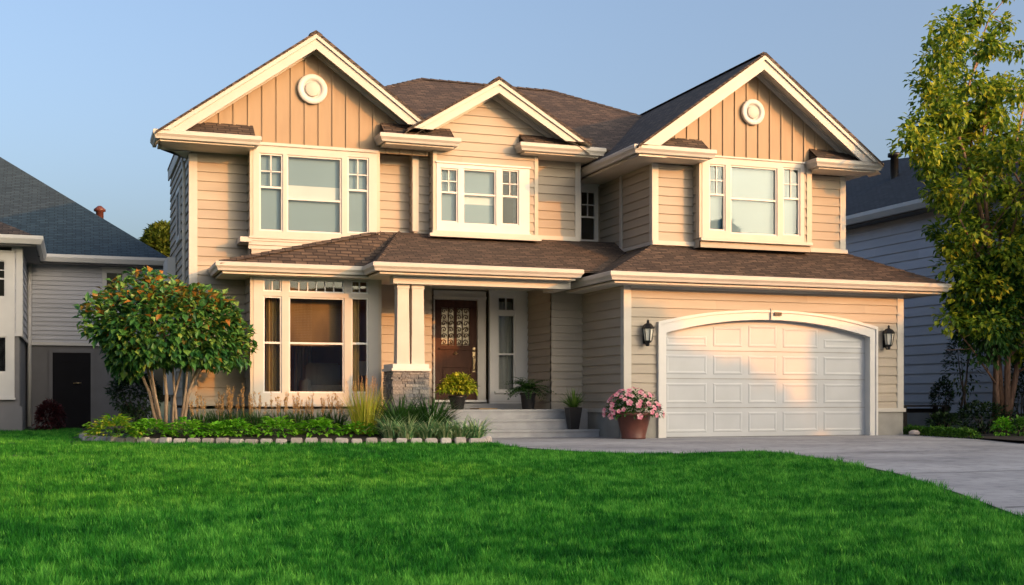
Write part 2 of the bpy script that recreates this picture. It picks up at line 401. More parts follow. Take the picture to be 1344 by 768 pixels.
def plate(mb, fr, x0, x1, z0, z1, holes, of, ob, mi=0):
    xs = sorted({x0, x1} | {h[0] for h in holes} | {h[1] for h in holes}); zs = sorted({z0, z1} | {h[2] for h in holes} | {h[3] for h in holes})
    def solid(i, j):
        if not (0 <= i < len(xs) - 1 and 0 <= j < len(zs) - 1): return False
        cx = (xs[i] + xs[i + 1]) / 2; cz = (zs[j] + zs[j + 1]) / 2
        return not any(h[0] < cx < h[1] and h[2] < cz < h[3] for h in holes)
    for i in range(len(xs) - 1):
        for j in range(len(zs) - 1):
            if not solid(i, j): continue
            a, b, c, d = xs[i], xs[i + 1], zs[j], zs[j + 1]
            mb.face([fr(a, c, of), fr(b, c, of), fr(b, d, of), fr(a, d, of)], mi)
            if not solid(i - 1, j): mb.face([fr(a, c, ob), fr(a, c, of), fr(a, d, of), fr(a, d, ob)], mi)
            if not solid(i + 1, j): mb.face([fr(b, c, of), fr(b, c, ob), fr(b, d, ob), fr(b, d, of)], mi)
            if not solid(i, j - 1): mb.face([fr(a, c, ob), fr(b, c, ob), fr(b, c, of), fr(a, c, of)], mi)
            if not solid(i, j + 1): mb.face([fr(a, d, of), fr(b, d, of), fr(b, d, ob), fr(a, d, ob)], mi)
def fbox(mb, fr, a0, a1, z0, z1, o0, o1, mi=0):
    mb.prism([(a0, z0), (a1, z0), (a1, z1), (a0, z1)], o0, o1, fr, mi)
GUT = [(0, 0), (0.065, 0), (0.08, 0.045), (0.115, 0.09), (0.115, 0.155), (0.10, 0.17), (0, 0.165)]
def sweep(mb, path, prof, z0, side=1, mi=0):
    """profile (outward, up) along a plan path; outward lies to the right of travel when side = 1"""
    P = [Vector((p[0], p[1])) for p in path]; rings = []
    nr = [Vector((b.y - a.y, -(b.x - a.x))).normalized() * side for a, b in zip(P[:-1], P[1:])]
    for i, p in enumerate(P):
        if i == 0: m = nr[0]
        elif i == len(P) - 1: m = nr[-1]
        else: m = (nr[i - 1] + nr[i]) / (1 + nr[i - 1].dot(nr[i]))
        rings.append([(p.x + m.x * o, p.y + m.y * o, z0 + h) for o, h in prof])
    mb.quadstrip(rings, True, mi, smooth=False)

# ================================================================== ground, driveway, bed
def sheet(mb, pts, dz):
    mb.face([(x, y, ground_z(x, y) + dz) for x, y in pts])
g = MB()
for y0, y1 in ((-400, -15), (-15, 20), (20, 600)):
    g.face([(-500, y0, ground_z(0, y0)), (500, y0, ground_z(0, y0)), (500, y1, ground_z(0, y1)), (-500, y1, ground_z(0, y1))])
tag(g.build('lawn', M['lawn']), kind='structure')

LAWN_EDGE = [at_ground(*p) for p in ((640, 580.5), (662, 585.5), (700, 589.5), (760, 593.5), (830, 596), (900, 596), (950, 593.5), (1000, 593), (1040, 597), (1100, 606), (1180, 623), (1262, 650), (1344, 681))]
ex, ey = LAWN_EDGE[-1]; px_, py_ = LAWN_EDGE[-2]
dx, dy = ex - px_, ey - py_
EDGE = LAWN_EDGE + [(ex + dx * 2, ey + dy * 2), (ex + dx * 3.5, -14)]
DRIVE = EDGE + [(26, -14), (26, 24.2), (EDGE[0][0], 24.2)]
def inside(poly, x, y):
    c = False
    for (a, b_), (e, f_) in zip(poly, poly[1:] + poly[:1]):
        if (b_ > y) != (f_ > y) and x < a + (e - a) * (y - b_) / (f_ - b_): c = not c
    return c
def edge_dist(x, y):
    best = 99
    for (a, b_), (e, f_) in zip(EDGE[:-1], EDGE[1:]):
        L2 = (e - a) ** 2 + (f_ - b_) ** 2; t = max(0, min(1, ((x - a) * (e - a) + (y - b_) * (f_ - b_)) / L2))
        best = min(best, math.hypot(x - a - t * (e - a), y - b_ - t * (f_ - b_)))
    return best
BED_R = [at_ground(*p) for p in ((1199, 571.5), (1235, 574), (1290, 578), (1344, 584))]
bmd = bmesh.new(); bmd.faces.new([bmd.verts.new((x, y, 0)) for x, y in DRIVE])
for yc in (20, -.001): bmesh.ops.bisect_plane(bmd, geom=bmd.verts[:] + bmd.edges[:] + bmd.faces[:], plane_co=(0, yc, 0), plane_no=(0, 1, 0))
bmesh.ops.triangulate(bmd, faces=bmd.faces[:])
d = MB()
for f_ in bmd.faces: d.face([(v.co.x, v.co.y, ground_z(v.co.x, v.co.y) + .012) for v in f_.verts])
bmd.free()
for yj in (9.0, 12.6, 16.4, 19.2):
    xj = min([x_ / 20 for x_ in range(100, 500) if inside(DRIVE, x_ / 20, yj)]) + .03
    d.face([(xj, yj - .012, ground_z(0, yj - .012) + .017), (26, yj - .012, ground_z(0, yj - .012) + .017), (26, yj + .012, ground_z(0, yj + .012) + .017), (xj, yj + .012, ground_z(0, yj + .012) + .017)], 1)
tag(d.build('driveway', [M['drive'], M['soil']]), kind='structure')

# raised planting bed in front of the big window
BED = [at_ground(*p) for p in ((108, 574.5), (114, 578.5), (150, 581.5), (220, 583), (330, 583.5), (450, 583.5), (560, 583), (632, 582.5), (641, 580))]
def bed_z(x, y):
    f = max(0.0, min(1.0, (y - 22.0) / 2.2))
    return 0.05 + 0.22 * f * f * (3 - 2 * f)
m = MB(); nx, ny = 40, 14
def bed_front(x):
    for (a, b), (c, e) in zip(BED[:-1], BED[1:]):
        if a <= x <= c: return b + (e - b) * (x - a) / max(c - a, 1e-6)
    return BED[-1][1]
bx0, bx1 = BED[0][0], BED[-1][0]
gr = [[None] * (ny + 1) for _ in range(nx + 1)]
for i in range(nx + 1):
    x = bx0 + (bx1 - bx0) * i / nx
    f0 = bed_front(x) + 0.06
    for j in range(ny + 1):
        y = f0 + (25.2 - f0) * j / ny
        gr[i][j] = (x, y, bed_z(x, y) + random.uniform(-.015, .015) - (0.08 if i in (0,) else 0))
m.quadstrip(gr, closed=False, smooth=True)
tag(m.build('planting_bed', M['soil']), kind='structure')
m = MB(); m.face([(p[0], p[1], .03) for p in BED_R] + [(24, BED_R[-1][1] - 1.2, .03), (24, 30, .03), (17.3, 30, .03)])
tag(m.build('side_bed', M['soil']), kind='structure')

# ================================================================== the house
H = thing('house', 'two-storey tan house with cream trim, brown shingle roofs, three street gables and white garage door', 'house', (9.6, 26, 0))
def part(mb, name, mat, parent=H, label=None):
    o = mb.build(name, mat, parent)
    if label: o['label'] = label
    return o
# ---- walls
UB, UW, LB = 24.85, 25.40, 24.50        # upper bay, wall, lower bay planes
CB, CW = 24.75, 25.10                   # centre bay, centre wall
GB, GW, GF = 22.85, 23.15, 22.30        # garage gable bay, wall, garage front
ED, EW = 25.90, 24.45                   # entry door plane, entry side wall
ub = (3.33, 5.93); lb = (3.29, 5.88)

def win_rects(D, units):
    """units given as the photograph's pixel rectangles on the plane D"""
    out = []
    for (a, b, t, c) in units:
        x0, z1 = at(a, t, D); x1, _ = at(b, t, D); _, z0 = at(a, c, D); out.append((x0, x1, z0, z1))
    return out

def room(x0, x1, D, z0, z1, parent, depth=2.6, mat='room'):
    mb = MB(); y0, y1 = D + 0.14, D + depth
    mb.face([(x0, y1, z0), (x1, y1, z0), (x1, y1, z1), (x0, y1, z1)])
    mb.face([(x0, y0, z0), (x0, y1, z0), (x0, y1, z1), (x0, y0, z1)]); mb.face([(x1, y0, z0), (x1, y1, z0), (x1, y1, z1), (x1, y0, z1)])
    mb.face([(x0, y0, z0), (x1, y0, z0), (x1, y1, z0), (x0, y1, z0)]); mb.face([(x0, y0, z1), (x1, y0, z1), (x1, y1, z1), (x0, y1, z1)])
    return mb.build('room', M[mat], parent)

def window(D, x0, x1, z0, z1, units, mat, glass, muntins=(), rails=(), parent=H, fr=None, sill=True, reflection_blind=None, depth=2.6, rmat='room'):
    """casing with openings; each opening a sash with its glass; muntins[i] = (cols, rows, zlow fraction)"""
    fr = fr or front(D)
    mb = MB()
    plate(mb, fr, x0, x1, z0, z1, units, 0.045, -0.06)
    # back band round the casing, and a proud mullion edge
    fbox(mb, fr, x0 - .018, x1 + .018, z1, z1 + .035, 0, 0.075)
    if sill:
        fbox(mb, fr, x0 - .02, x1 + .02, z0 - .05, z0, 0, 0.085)
    w = part(mb, 'window', mat, parent)
    for k, (a, b, c, d) in enumerate(units):
        s = MB(); t = 0.032
        plate(s, fr, a, b, c, d, [(a + t, b - t, c + t, d - t)], 0.018, -0.045)
        for zr in rails:
            if c < zr < d: fbox(s, fr, a + t, b - t, zr - .022, zr + .022, -0.045, 0.012)
        mu = muntins[k] if k < len(muntins) else None
        if mu:
            cols, rows, zf = mu; zb = c + t + (d - c - 2 * t) * zf
            if zf > 0: fbox(s, fr, a + t, b - t, zb - .02, zb + .02, -0.04, 0.014)
            for i in range(1, cols):
                xx = a + t + (b - a - 2 * t) * i / cols; fbox(s, fr, xx - .011, xx + .011, zb, d - t, -0.03, 0.006)
            for j in range(1, rows):
                zz = zb + (d - t - zb) * j / rows; fbox(s, fr, a + t, b - t, zz - .011, zz + .011, -0.03, 0.006)
        part(s, 'sash', M['white'], w)
        p = MB(); p.face([fr(a + t, c + t, -0.02), fr(b - t, c + t, -0.02), fr(b - t, d - t, -0.02), fr(a + t, d - t, -0.02)])
        part(p, 'pane', glass, w)
        if reflection_blind and k < len(reflection_blind) and reflection_blind[k]:  # sheets behind the glass, blue-grey ones coloured like reflected sky
            for (lo, hi, bm) in reflection_blind[k]:
                q = MB(); n = 1; za = c + (d - c) * lo; zb = c + (d - c) * hi
                pts = [(a + (b - a) * i / n, -0.10) for i in range(n + 1)]
                for (s0, o0), (s1, o1) in zip(pts[:-1], pts[1:]):
                    q.face([fr(s0, za, o0), fr(s1, za, o1), fr(s1, zb, o1), fr(s0, zb, o0)])
                part(q, 'blind', M[bm], w)
    if depth: room(x0, x1, D, z0, z1, w, depth, rmat)
    return w

# units measured on the photograph, in metres
upL = win_rects(UB, [(340, 371, 201, 303), (376, 448, 203.5, 304.5), (455.5, 483.5, 206, 306)])
lowL = win_rects(LB, [(345, 369.5, 365.5, 382.5), (378.5, 451.5, 366, 383.5), (460.5, 483, 368, 385.5),
                      (345, 369.5, 388.5, 516), (378.5, 451.5, 389.5, 516), (460.5, 483, 390.5, 516)])
cen = win_rects(CB, [(577, 600.5, 220.5, 291.5), (607, 650.5, 221.5, 294.5), (657.5, 680.5, 222.5, 295)])
gar = win_rects(GB, [(929.5, 951, 215.5, 302.5), (957.5, 1019, 217, 307), (1026.5, 1049, 220, 309)])
sml = win_rects(ED, [(761, 781.5, 250.5, 316)])
sid = win_rects(ED, [(651.5, 674.5, 389.5, 408.5), (651.5, 674.5, 413, 513)])

# foundation of the left block and its walls
f = MB(); f.box(2.17, 6.9, 25.36, 25.6, 0, 0.60); f.box(3.27, 5.90, LB - .01, 25.36, 0, 0.60); f.box(2.17, 2.3, 25.6, 30.8, 0, 0.60)
part(f, 'foundation', M['found'])
part(siding(front(UW), 2.19, 7.25, 0.66, 6.0, [(lb[0] + .02, lb[1] - .02, .7, 3.3), (ub[0] + .02, ub[1] - .02, 3.6, 5.95)]), 'wall', M['siding'])
part(siding(lside(2.19), 25.40, 30.8, 0.66, 6.4), 'wall', M['siding'])
mb = MB(); mb.face([(1.60, 24.84, 5.78), (2.16, 26.1, 5.78), (2.16, 25.3, 5.78), (1.60, 25.3, 5.78)]); part(mb, 'soffit', M['soffit'])
mb = MB(); fbox(mb, lside(2.19), 26.1, 30.95, 6.14, 6.40, .028, .06); part(mb, 'frieze_board', M['trim'])
b = MB(); b.box(2.2, 4.6, 30.7, 30.8, 0, 6.4); b.box(4.5, 4.6, 30.8, 33, 0, 6.0); b.box(4.5, 17.0, 32.9, 33.0, 0, 6.0); b.box(16.9, 17.03, 22.5, 33.0, 0, 3.2); b.box(16.05, 16.14, 23.2, 33, 3.2, 5.9)
part(b, 'rear_wall', M['siding'])
# lower bay
bw = MB()
siding(front(LB), lb[0], lb[1], 0.70, 3.35, [(lb[0] + .05, lb[1] - .05, 0.80, 3.2)], mb=bw)
siding(lside(lb[0]), LB, UW, 0.66, 3.35, mb=bw); siding(rside(lb[1]), LB, UW, 0.66, 3.35, mb=bw)
part(bw, 'bay_wall', M['siding'])
# upper bay: boards below and beside the window, board and batten gable over it
bw = MB()
siding(front(UB), ub[0], ub[1], 3.5, 5.98, [(ub[0] + .05, ub[1] - .05, 4.15, 5.88)], mb=bw)
siding(lside(ub[0]), UB, UW, 3.5, 5.98, mb=bw); siding(rside(ub[1]), UB, UW, 3.5, 5.98, mb=bw)
part(bw, 'bay_wall', M['siding'])

def batten_gable(D, xm, za, slope, z0, s0, s1, step=0.285):
    mb = MB()
    def half(z): return (za - z) / slope
    a = max(s0, xm - half(z0)); b = min(s1, xm + half(z0)); ea = za - slope * (xm - a); eb = za - slope * (b - xm)
    mb.prism([(a, z0), (b, z0), (b, eb), (xm, za), (a, ea)], -0.05, 0.0, front(D))
    x = xm - 20 * step + step / 2
    while x < b:
        if x > a + .03:
            zt = za - slope * abs(x - xm) - .03
            if zt > z0 + .05: fbox(mb, front(D), x - .021, x + .021, z0, zt, 0.001, 0.026)
        x += step
    part(mb, 'gable_wall', M['batten'])
def lap_gable(D, xm, za, slope, z0, s0, s1, holes=()):
    def clip(z):
        h = max(0.0, (za - z) / slope); return max(s0, xm - h), min(s1, xm + h)
    part(siding(front(D), s0, s1, z0, za, holes, clip=clip), 'gable_wall', M['siding'])

def gable_roof(D, xl, zl, xm, zm, xr, zr, back, wall, cut=None, board=0.29, short=None):
    """two roof planes, barge boards with a crown strip, sloped soffits and the frieze on the wall"""
    sl = (zm - zl) / (xm - xl); sr = (zm - zr) / (xr - xm)
    xr2 = cut or xr; zr2 = zm - sr * (xr2 - xm)
    for (xa, za, bk) in ((xl, zl, back[0]), (xr2, zr2, back[1])):
        mb = MB(); sg_ = (zm - za) / (xm - xa)
        if short and xa < xm:      # the overhang runs back only a little way, then dies into the side wall
            sx, s0_, s1_ = short
            mb.slab([(xm, max(back), zm), (sx, max(back), za + sg_ * (sx - xa)), (sx, s1_, za + sg_ * (sx - xa)), (xa, s0_, za), (xa, D - .105, za), (xm, D - .105, zm)], 0.055)
        else: mb.slab([(xa, D - .105, za), (xm, D - .105, zm), (xm, max(back), zm), (xa, bk, za)], 0.055)
        part(mb, 'roof', [M['roof'], M['soffit']])
        mb = MB()
        sg_ = (zm - za) / (xm - xa); zc = za + .035
        def on(z, dz): return xm + (z - (zm - dz)) / sg_
        mb.prism([(on(zc, .057), zc), (xm, zm - .057), (xm, zm - .057 - board), (on(zc, .057 + board), zc)], -D - .0, -D + .045, lambda a, z, o: (a, -o, z))
        part(mb, 'barge_board', M['trim'])
        mb = MB()
        mb.prism([(on(zc, .057), zc), (xm, zm - .057), (xm, zm - .145), (on(zc, .145), zc)], -D + .002 + .045, -D + .085, lambda a, z, o: (a, -o, z))
        part(mb, 'crown_strip', M['trim'])
        mb = MB()
        k = 0.20
        mb.face([(xa, D, za - k), (xm, D, zm - k), (xm, wall, zm - k), (xa, wall, za - k)])
        part(mb, 'soffit', M['soffit'])
        mb = MB(); h0, h1 = 0.19, 0.34
        fx = xa + (0.35 if xa < xm else -0.35); fz = zm - (sl if xa < xm else sr) * abs(xm - fx)
        mb.prism([(fx, fz - h0), (xm, zm - h0), (xm, zm - h1), (fx, fz - h1)], 0.028, 0.065, front(wall))
        mb.prism([(fx, fz - h0), (xm, zm - h0), (xm, zm - h0 - .05), (fx, fz - h0 - .05)], 0.067, 0.10, front(wall))
        part(mb, 'frieze_board', M['trim'])
    return sl
def vent(x, z, D, r):
    v = MB(); v.lathe([(r, 0.0), (r, 0.05), (r * .97, 0.065), (r * .66, 0.065), (r * .62, 0.05), (r * .58, 0.022), (r * .45, 0.018), (0.001, 0.016)], (x, D - .024, z), 40, axis='y')
    w = part(v, 'round_vent', M['white'])
    q = MB(); q.lathe([(r * .50, 0.0), (r * .50, .045), (r * .44, .052), (0.001, .055)], (x, D - .03, z), 32, axis='y'); part(q, 'vent_disc', M['trim'], w)

# ---- left gable
sl = gable_roof(24.45, 1.46, 5.96, 4.56, 8.19, 7.66, 5.96, (31.0, 28.5), UB, cut=7.0, short=(2.12, 24.75, 26.1))
batten_gable(UB, 4.56, 8.19 - .2, sl, 5.93, 2.0, 7.0)
vent(*[(a, c, UB, 0.305) for a, c in [at(409.5, 118, UB)]][0])
# ---- centre gable
sc = gable_roof(24.30, 6.38, 6.33, 8.40, 7.57, 10.50, 6.31, (27.5, 27.5), CB, board=0.26)
lap_gable(CB, 8.40, 7.40, sc, 6.08, 6.9, 10.0)
# ---- garage gable
sg = gable_roof(22.42, 10.70, 5.93, 13.66, 8.09, 16.62, 5.93, (25.85, 29.5), GB)
batten_gable(GB, 13.66, 8.09 - .2, sg, 5.92, 11.2, 16.1)
vent(*[(a, c, GB, 0.275) for a, c in [at(986.5, 148, GB)]][0])

# ---- centre block walls
part(siding(front(CW), 6.77, 10.57, 4.2, 6.3, [(7.3, 9.0, 4.4, 5.7)]), 'wall', M['siding'])
mb = siding(lside(6.77), CW, UW, 4.2, 6.2); part(mb, 'wall', M['siding'])
mb = MB()
siding(front(CB), 7.12, 9.42, 4.25, 6.08, [(7.2, 9.12, 4.40, 5.74)], mb=mb)
siding(lside(7.12), CB, CW, 4.25, 6.3, mb=mb); siding(rside(9.42), CB, CW, 4.25, 6.3, mb=mb)
part(mb, 'bay_wall', M['siding'])
part(siding(front(ED), 10.5, 11.5, 4.1, 6.1, [(10.86, 11.36, 4.45, 5.7)]), 'wall', M['siding'])
mb = siding(rside(10.57), CW, ED, 4.2, 6.2); part(mb, 'wall', M['siding'])
# ---- garage upper walls
GX0, GX1 = 11.44, 16.16
gx = (12.39, 15.08)
part(siding(front(GW), GX0, GX1, 3.95, 5.75, [(gx[0] + .1, gx[1] - .1, 4.3, 5.75)]), 'wall', M['siding'])
part(siding(lside(GX0), GW, ED, 3.95, 5.75), 'wall', M['siding'])
mb = MB()
siding(front(GB), gx[0], gx[1], 4.0, 5.95, [(gx[0] + .04, gx[1] - .2, 4.30, 5.86)], mb=mb)
siding(lside(gx[0]), GB, GW, 4.0, 5.95, mb=mb); siding(rside(gx[1]), GB, GW, 4.0, 5.95, mb=mb)
part(mb, 'bay_wall', M['siding'])

# ---- eave returns with their gutters
def eave_return(x0, x1, D, zt, wall, rise=0.30, ends=(1, 1), top=.40, inset=(0, 0)):
    mb = MB()
    mb.slab([(x0, D, zt), (x1, D, zt), (x1 - inset[1], D + top, zt + rise), (x0 + inset[0], D + top, zt + rise)], 0.05)
    mb.face([(x1, D, zt - .02), (x1 - inset[1], D + top, zt + rise - .02), (x1, D + top, zt - .02)]); mb.face([(x0, D, zt - .02), (x0 + inset[0], D + top, zt + rise - .02), (x0, D + top, zt - .02)])
    r = part(mb, 'eave_return', [M['roof'], M['soffit']])
    mb = MB(); path = [(x0, D + .04), (x1, D + .04)]
    path = [(x0, wall)] + path if ends[0] else path
    path = path + [(x1, wall)] if ends[1] else path
    sweep(mb, path, GUT, zt - .165, 1); part(mb, 'gutter', M['trim'], r)
    mb = MB(); mb.box(x0 + .02, x1 - .02, D + .05, wall - .03, zt - .20, zt - .155); part(mb, 'soffit', M['soffit'], r)
eave_return(1.52, 3.36, 24.47, 6.0, UW, top=UB-24.47, inset=(.6, 0))
eave_return(5.96, 7.46, 24.36, 6.24, CW - .1)
eave_return(9.02, 10.78, 24.40, 6.27, CW + .3)
eave_return(10.78, 12.42, 22.46, 5.97, GW, ends=(0, 1), inset=(.5, 0))
eave_return(15.06, 16.55, 22.46, 5.97, GW, inset=(0, .6))
def gutter(path, z, side=1, name='gutter', mat='trim'):
    mb = MB(); sweep(mb, path, GUT, z, side); return part(mb, name, M[mat])
gutter([(2.12, 26.08), (1.56, 24.82), (1.56, 24.6)], 5.80)
gutter([(10.76, 25.8), (10.76, 22.50), (10.80, 22.50)], 5.80)
for bx in ((10.80, 11.42, 22.5, 25.85, 5.755, 5.80), (16.18, 16.5, 23.0, 29, 5.755, 5.80)):
    mb = MB(); mb.box(*bx); part(mb, 'soffit', M['soffit'])

# ---- main hip roof
mb = MB(); e0, e1, ya, yb, zr, ze = 3.05, 16.7, 25.12, 34.4, 8.82, 6.42
ra, rb = (8.15, 29.5, zr), (11.64, 29.5, zr)
mb.slab([(e0, ya, ze), (e1, ya, ze), rb, ra], .05); mb.slab([(e0, yb, ze), ra, rb, (e1, yb, ze)], .05)
mb.slab([(e0, ya, ze), ra, (e0, yb, ze)], .05); mb.slab([(e1, ya, ze), (e1, yb, ze), rb], .05)
part(mb, 'roof', [M['roof'], M['soffit']])
def caps(path, w=0.13):
    """overlapping ridge shingles along a hip or a ridge"""
    mb = MB()
    for p, q in zip(path[:-1], path[1:]):
        p = Vector(p); q = Vector(q); L = (q - p).length; n = max(2, int(L / 0.22)); dirv = (q - p) / L
        sd = Vector((dirv.y, -dirv.x, 0)).normalized()
        for i in range(n):
            a = p + dirv * (L * i / n); b_ = p + dirv * (L * (i + 1) / n + .03)
            up0 = Vector((0, 0, .018)); up1 = Vector((0, 0, .034)); dn = Vector((0, 0, -.045))
            mb.face([a + up1, b_ + up0, b_ + sd * w + dn, a + sd * w + dn]); mb.face([a + up1, a - sd * w + dn, b_ - sd * w + dn, b_ + up0])
            mb.face([a + up1, a + sd * w + dn, a - sd * w + dn])
    part(mb, 'ridge_cap', M['roof'])
caps([ra, rb]); caps([(e1, ya, ze), rb]); caps([(e0, ya, ze), ra])
caps([(4.56, 24.42, 8.19), (4.56, 30.9, 8.19)]); caps([(8.40, 24.27, 7.57), (8.40, 27.4, 7.57)]); caps([(13.66, 22.4, 8.09), (13.66, 29.4, 8.09)])

# ---- porch and bay roof
zP, zG = 3.45, 3.30
A = (2.61, 24.05, zP); B = (5.50, 24.05, zP); C = (5.95, UB + .02, 4.29)
mb = MB(); mb.slab([A, B, C], .05); mb.slab([A, C, (2.61, UB + .02, zP)], .05); mb.slab([(2.61, UB + .02, zP), (3.35, UB + .02, 3.60), (3.35, UW, 3.60), (2.61, UW, zP)], .05)
P1 = (5.50, 23.1, zP); P2 = (6.44, CW, 4.33)
mb.slab([B, P1, P2], .05); mb.slab([B, P2, C], .05); mb.slab([C, P2, (6.44, UW, 4.36), (5.95, UW, 4.33)], .05)
mb.slab([P1, (9.72, 23.1, zP), (10.24, 23.1, zP), (12.0, CW, 4.33), P2], .05)
mb.slab([(6.44, CW, 4.33), (12.0, CW, 4.33), (12.0, ED, 4.40), (6.44, ED, 4.40)], .05)
part(mb, 'porch_roof', [M['roof'], M['soffit']]); caps([P1, P2], .10); caps([A, C], .10)
gutter([(2.65, UW - .02), (2.65, 24.09), (5.52, 24.09), (5.52, 23.14), (9.70, 23.14), (9.70, 23.5)], zP - .165)
mb = MB(); mb.box(2.68, 5.6, 24.10, UW - .03, 3.235, 3.275); mb.box(5.56, 9.68, 23.16, ED - .02, 3.238, 3.278); part(mb, 'soffit', M['soffit'])
mb = MB()
mb.slab([(9.9, ED, zG), (9.9, 21.8, zG), (GX0, GW, 4.03), (GX0, ED, 4.03)], .05)
mb.slab([(9.9, 21.8, zG), (17.85, 21.8, zG), (GX1, GW, 4.05), (GX0, GW, 4.03)], .05)
mb.slab([(17.85, 21.8, zG), (17.85, 31, zG), (GX1, 31, 4.05), (GX1, GW, 4.05)], .05)
part(mb, 'garage_roof', [M['roof'], M['soffit']])
caps([(9.9, 21.8, zG), (GX0, GW, 4.03)], .10); caps([(17.85, 21.8, zG), (GX1, GW, 4.05)], .10)
gutter([(9.94, EW - .02), (9.94, 21.84), (17.81, 21.84), (17.81, 31)], zG - .165)
mb = MB(); mb.box(9.97, 10.37, 21.86, EW - .03, 3.085, 3.125); mb.box(10.37, 17.78, 21.86, GF - .03, 3.085, 3.125); mb.box(17.07, 17.78, GF - .03, 31, 3.085, 3.125)
part(mb, 'soffit', M['soffit'])

# ---- trims at the feet of the upper walls and sills with their brackets
def board(fr, a0, a1, z0, z1, o0, o1, name='trim_board', mat='trim'):
    mb = MB(); fbox(mb, fr, a0, a1, z0, z1, o0, o1); return part(mb, name, M[mat])
mb = MB()
for (o, zl, zh) in ((0.10, 4.03, 4.07), (0.075, 3.98, 4.03), (0.055, 3.90, 3.98), (0.03, 3.82, 3.90)):
    fbox(mb, front(UB), ub[0] - .06, ub[1] + .02, zl, zh, 0, o)
fbox(mb, front(UW), 3.10, ub[0], 3.95, 4.05, 0, UW - UB + .08)
part(mb, 'bay_sill', M['trim'])
board(front(CB), 7.06, 9.46, 4.29, 4.345, 0.0, 0.09); board(front(CB), 7.0, 9.5, 4.22, 4.288, 0.0, 0.12)
board(front(CW), 9.46, 10.57, 4.31, 4.40, 0.03, 0.07); board(front(UW), 5.95, 6.77, 4.31, 4.38, 0.026, 0.06)
board(front(GW), GX0 - .05, GX1 + .05, 4.04, 4.13, 0.026, 0.09); board(front(GB), gx[0] - .02, gx[1] + .02, 4.135, 4.20, 0.026, 0.10)
board(lside(GX0), GW - .05, ED, 4.04, 4.12, 0.026, 0.06)
board(front(UB), ub[0], ub[1], 5.915, 5.97, 0.026, 0.07)

# ---- corner boards
def corner(x, y, z0, z1, sx, wx=0.11, wy=0.10, mat='trim'):
    """an L of two boards on an outside corner; sx = -1 for a corner whose open side is left"""
    mb = MB(); o = 0.034
    if sx < 0: mb.box(x - o, x + wx, y - o, y - .001, z0, z1); mb.box(x - o, x - .001, y, y + wy, z0, z1)
    else: mb.box(x - wx, x + o, y - o, y - .001, z0, z1); mb.box(x + .001, x + o, y, y + wy, z0, z1)
    part(mb, 'corner_board', M[mat])
corner(2.19, UW, 0.64, 5.76, -1, .13, .13)
corner(ub[0], UB, 4.06, 5.95, -1, .04, .10, 'beige_trim'); corner(ub[1], UB, 4.06, 5.95, 1, .03, .10, 'beige_trim')
corner(lb[0], LB, 0.66, 3.24, -1, .04, .12, 'beige_trim'); corner(lb[1], LB, 0.66, 3.24, 1, .04, .10, 'beige_trim')
corner(6.77, CW, 4.36, 6.08, -1, .10, .10, 'trim'); corner(7.12, CB, 4.35, 6.10, -1, .05, .10, 'beige_trim')
corner(9.42, CB, 4.35, 6.10, 1, .05, .10, 'beige_trim'); corner(10.57, CW, 4.36, 6.10, 1, .10, .10, 'trim')
corner(GX0, GW, 4.13, 5.76, -1, .11, .10, 'trim'); corner(GX1, GW, 4.13, 5.76, 1, .11, .10, 'trim')
corner(gx[0], GB, 4.2, 5.92, -1, .05, .10, 'beige_trim'); corner(gx[1], GB, 4.2, 5.92, 1, .09, .10, 'beige_trim')
board(lside(GX0), 24.62, 24.74, 4.12, 5.76, 0.024, 0.05, 'trim_board')
board(front(ED), 10.57, 10.70, 4.40, 6.0, 0.024, 0.06)

# ---- windows
window(UB, ub[0] + .03, ub[1] - .03, 4.07, 5.91, upL, M['trim'], M['glass_up'], [(2, 2, .57), (1, 1, .43), (2, 2, .57)], reflection_blind=[[(0, 1, 'blind')], [(0, .43, 'blind'), (.43, .62, 'pale_blind'), (.62, 1, 'blind')], [(0, 1, 'blind')]], depth=1.2)
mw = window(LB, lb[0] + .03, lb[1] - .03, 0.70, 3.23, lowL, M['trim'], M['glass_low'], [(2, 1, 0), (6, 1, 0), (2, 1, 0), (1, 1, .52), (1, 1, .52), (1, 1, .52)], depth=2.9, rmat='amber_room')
window(CB, 7.12 + .04, 9.25, 4.36, 5.78, cen, M['white'], M['glass_up'], [(2, 2, .56), (1, 1, .55), (2, 2, .52)], reflection_blind=[[(0, 1, 'blind')], [(0.38, .55, 'pale_blind'), (.55, 1, 'blind'), (0, .38, 'blind')], None], depth=1.8)
window(GB, gx[0] + .03, gx[1] - .17, 4.21, 5.91, gar, M['trim'], M['glass_up'], [(2, 2, .55), (1, 1, .52), (2, 2, .55)], reflection_blind=[[(0, 1, 'blind')]] * 3, depth=1.2)
window(ED, sml[0][0] - .10, sml[0][1] + .05, 4.42, 5.72, sml, M['white'], M['glass_low'], [(2, 2, .48)], depth=1.5, sill=False)
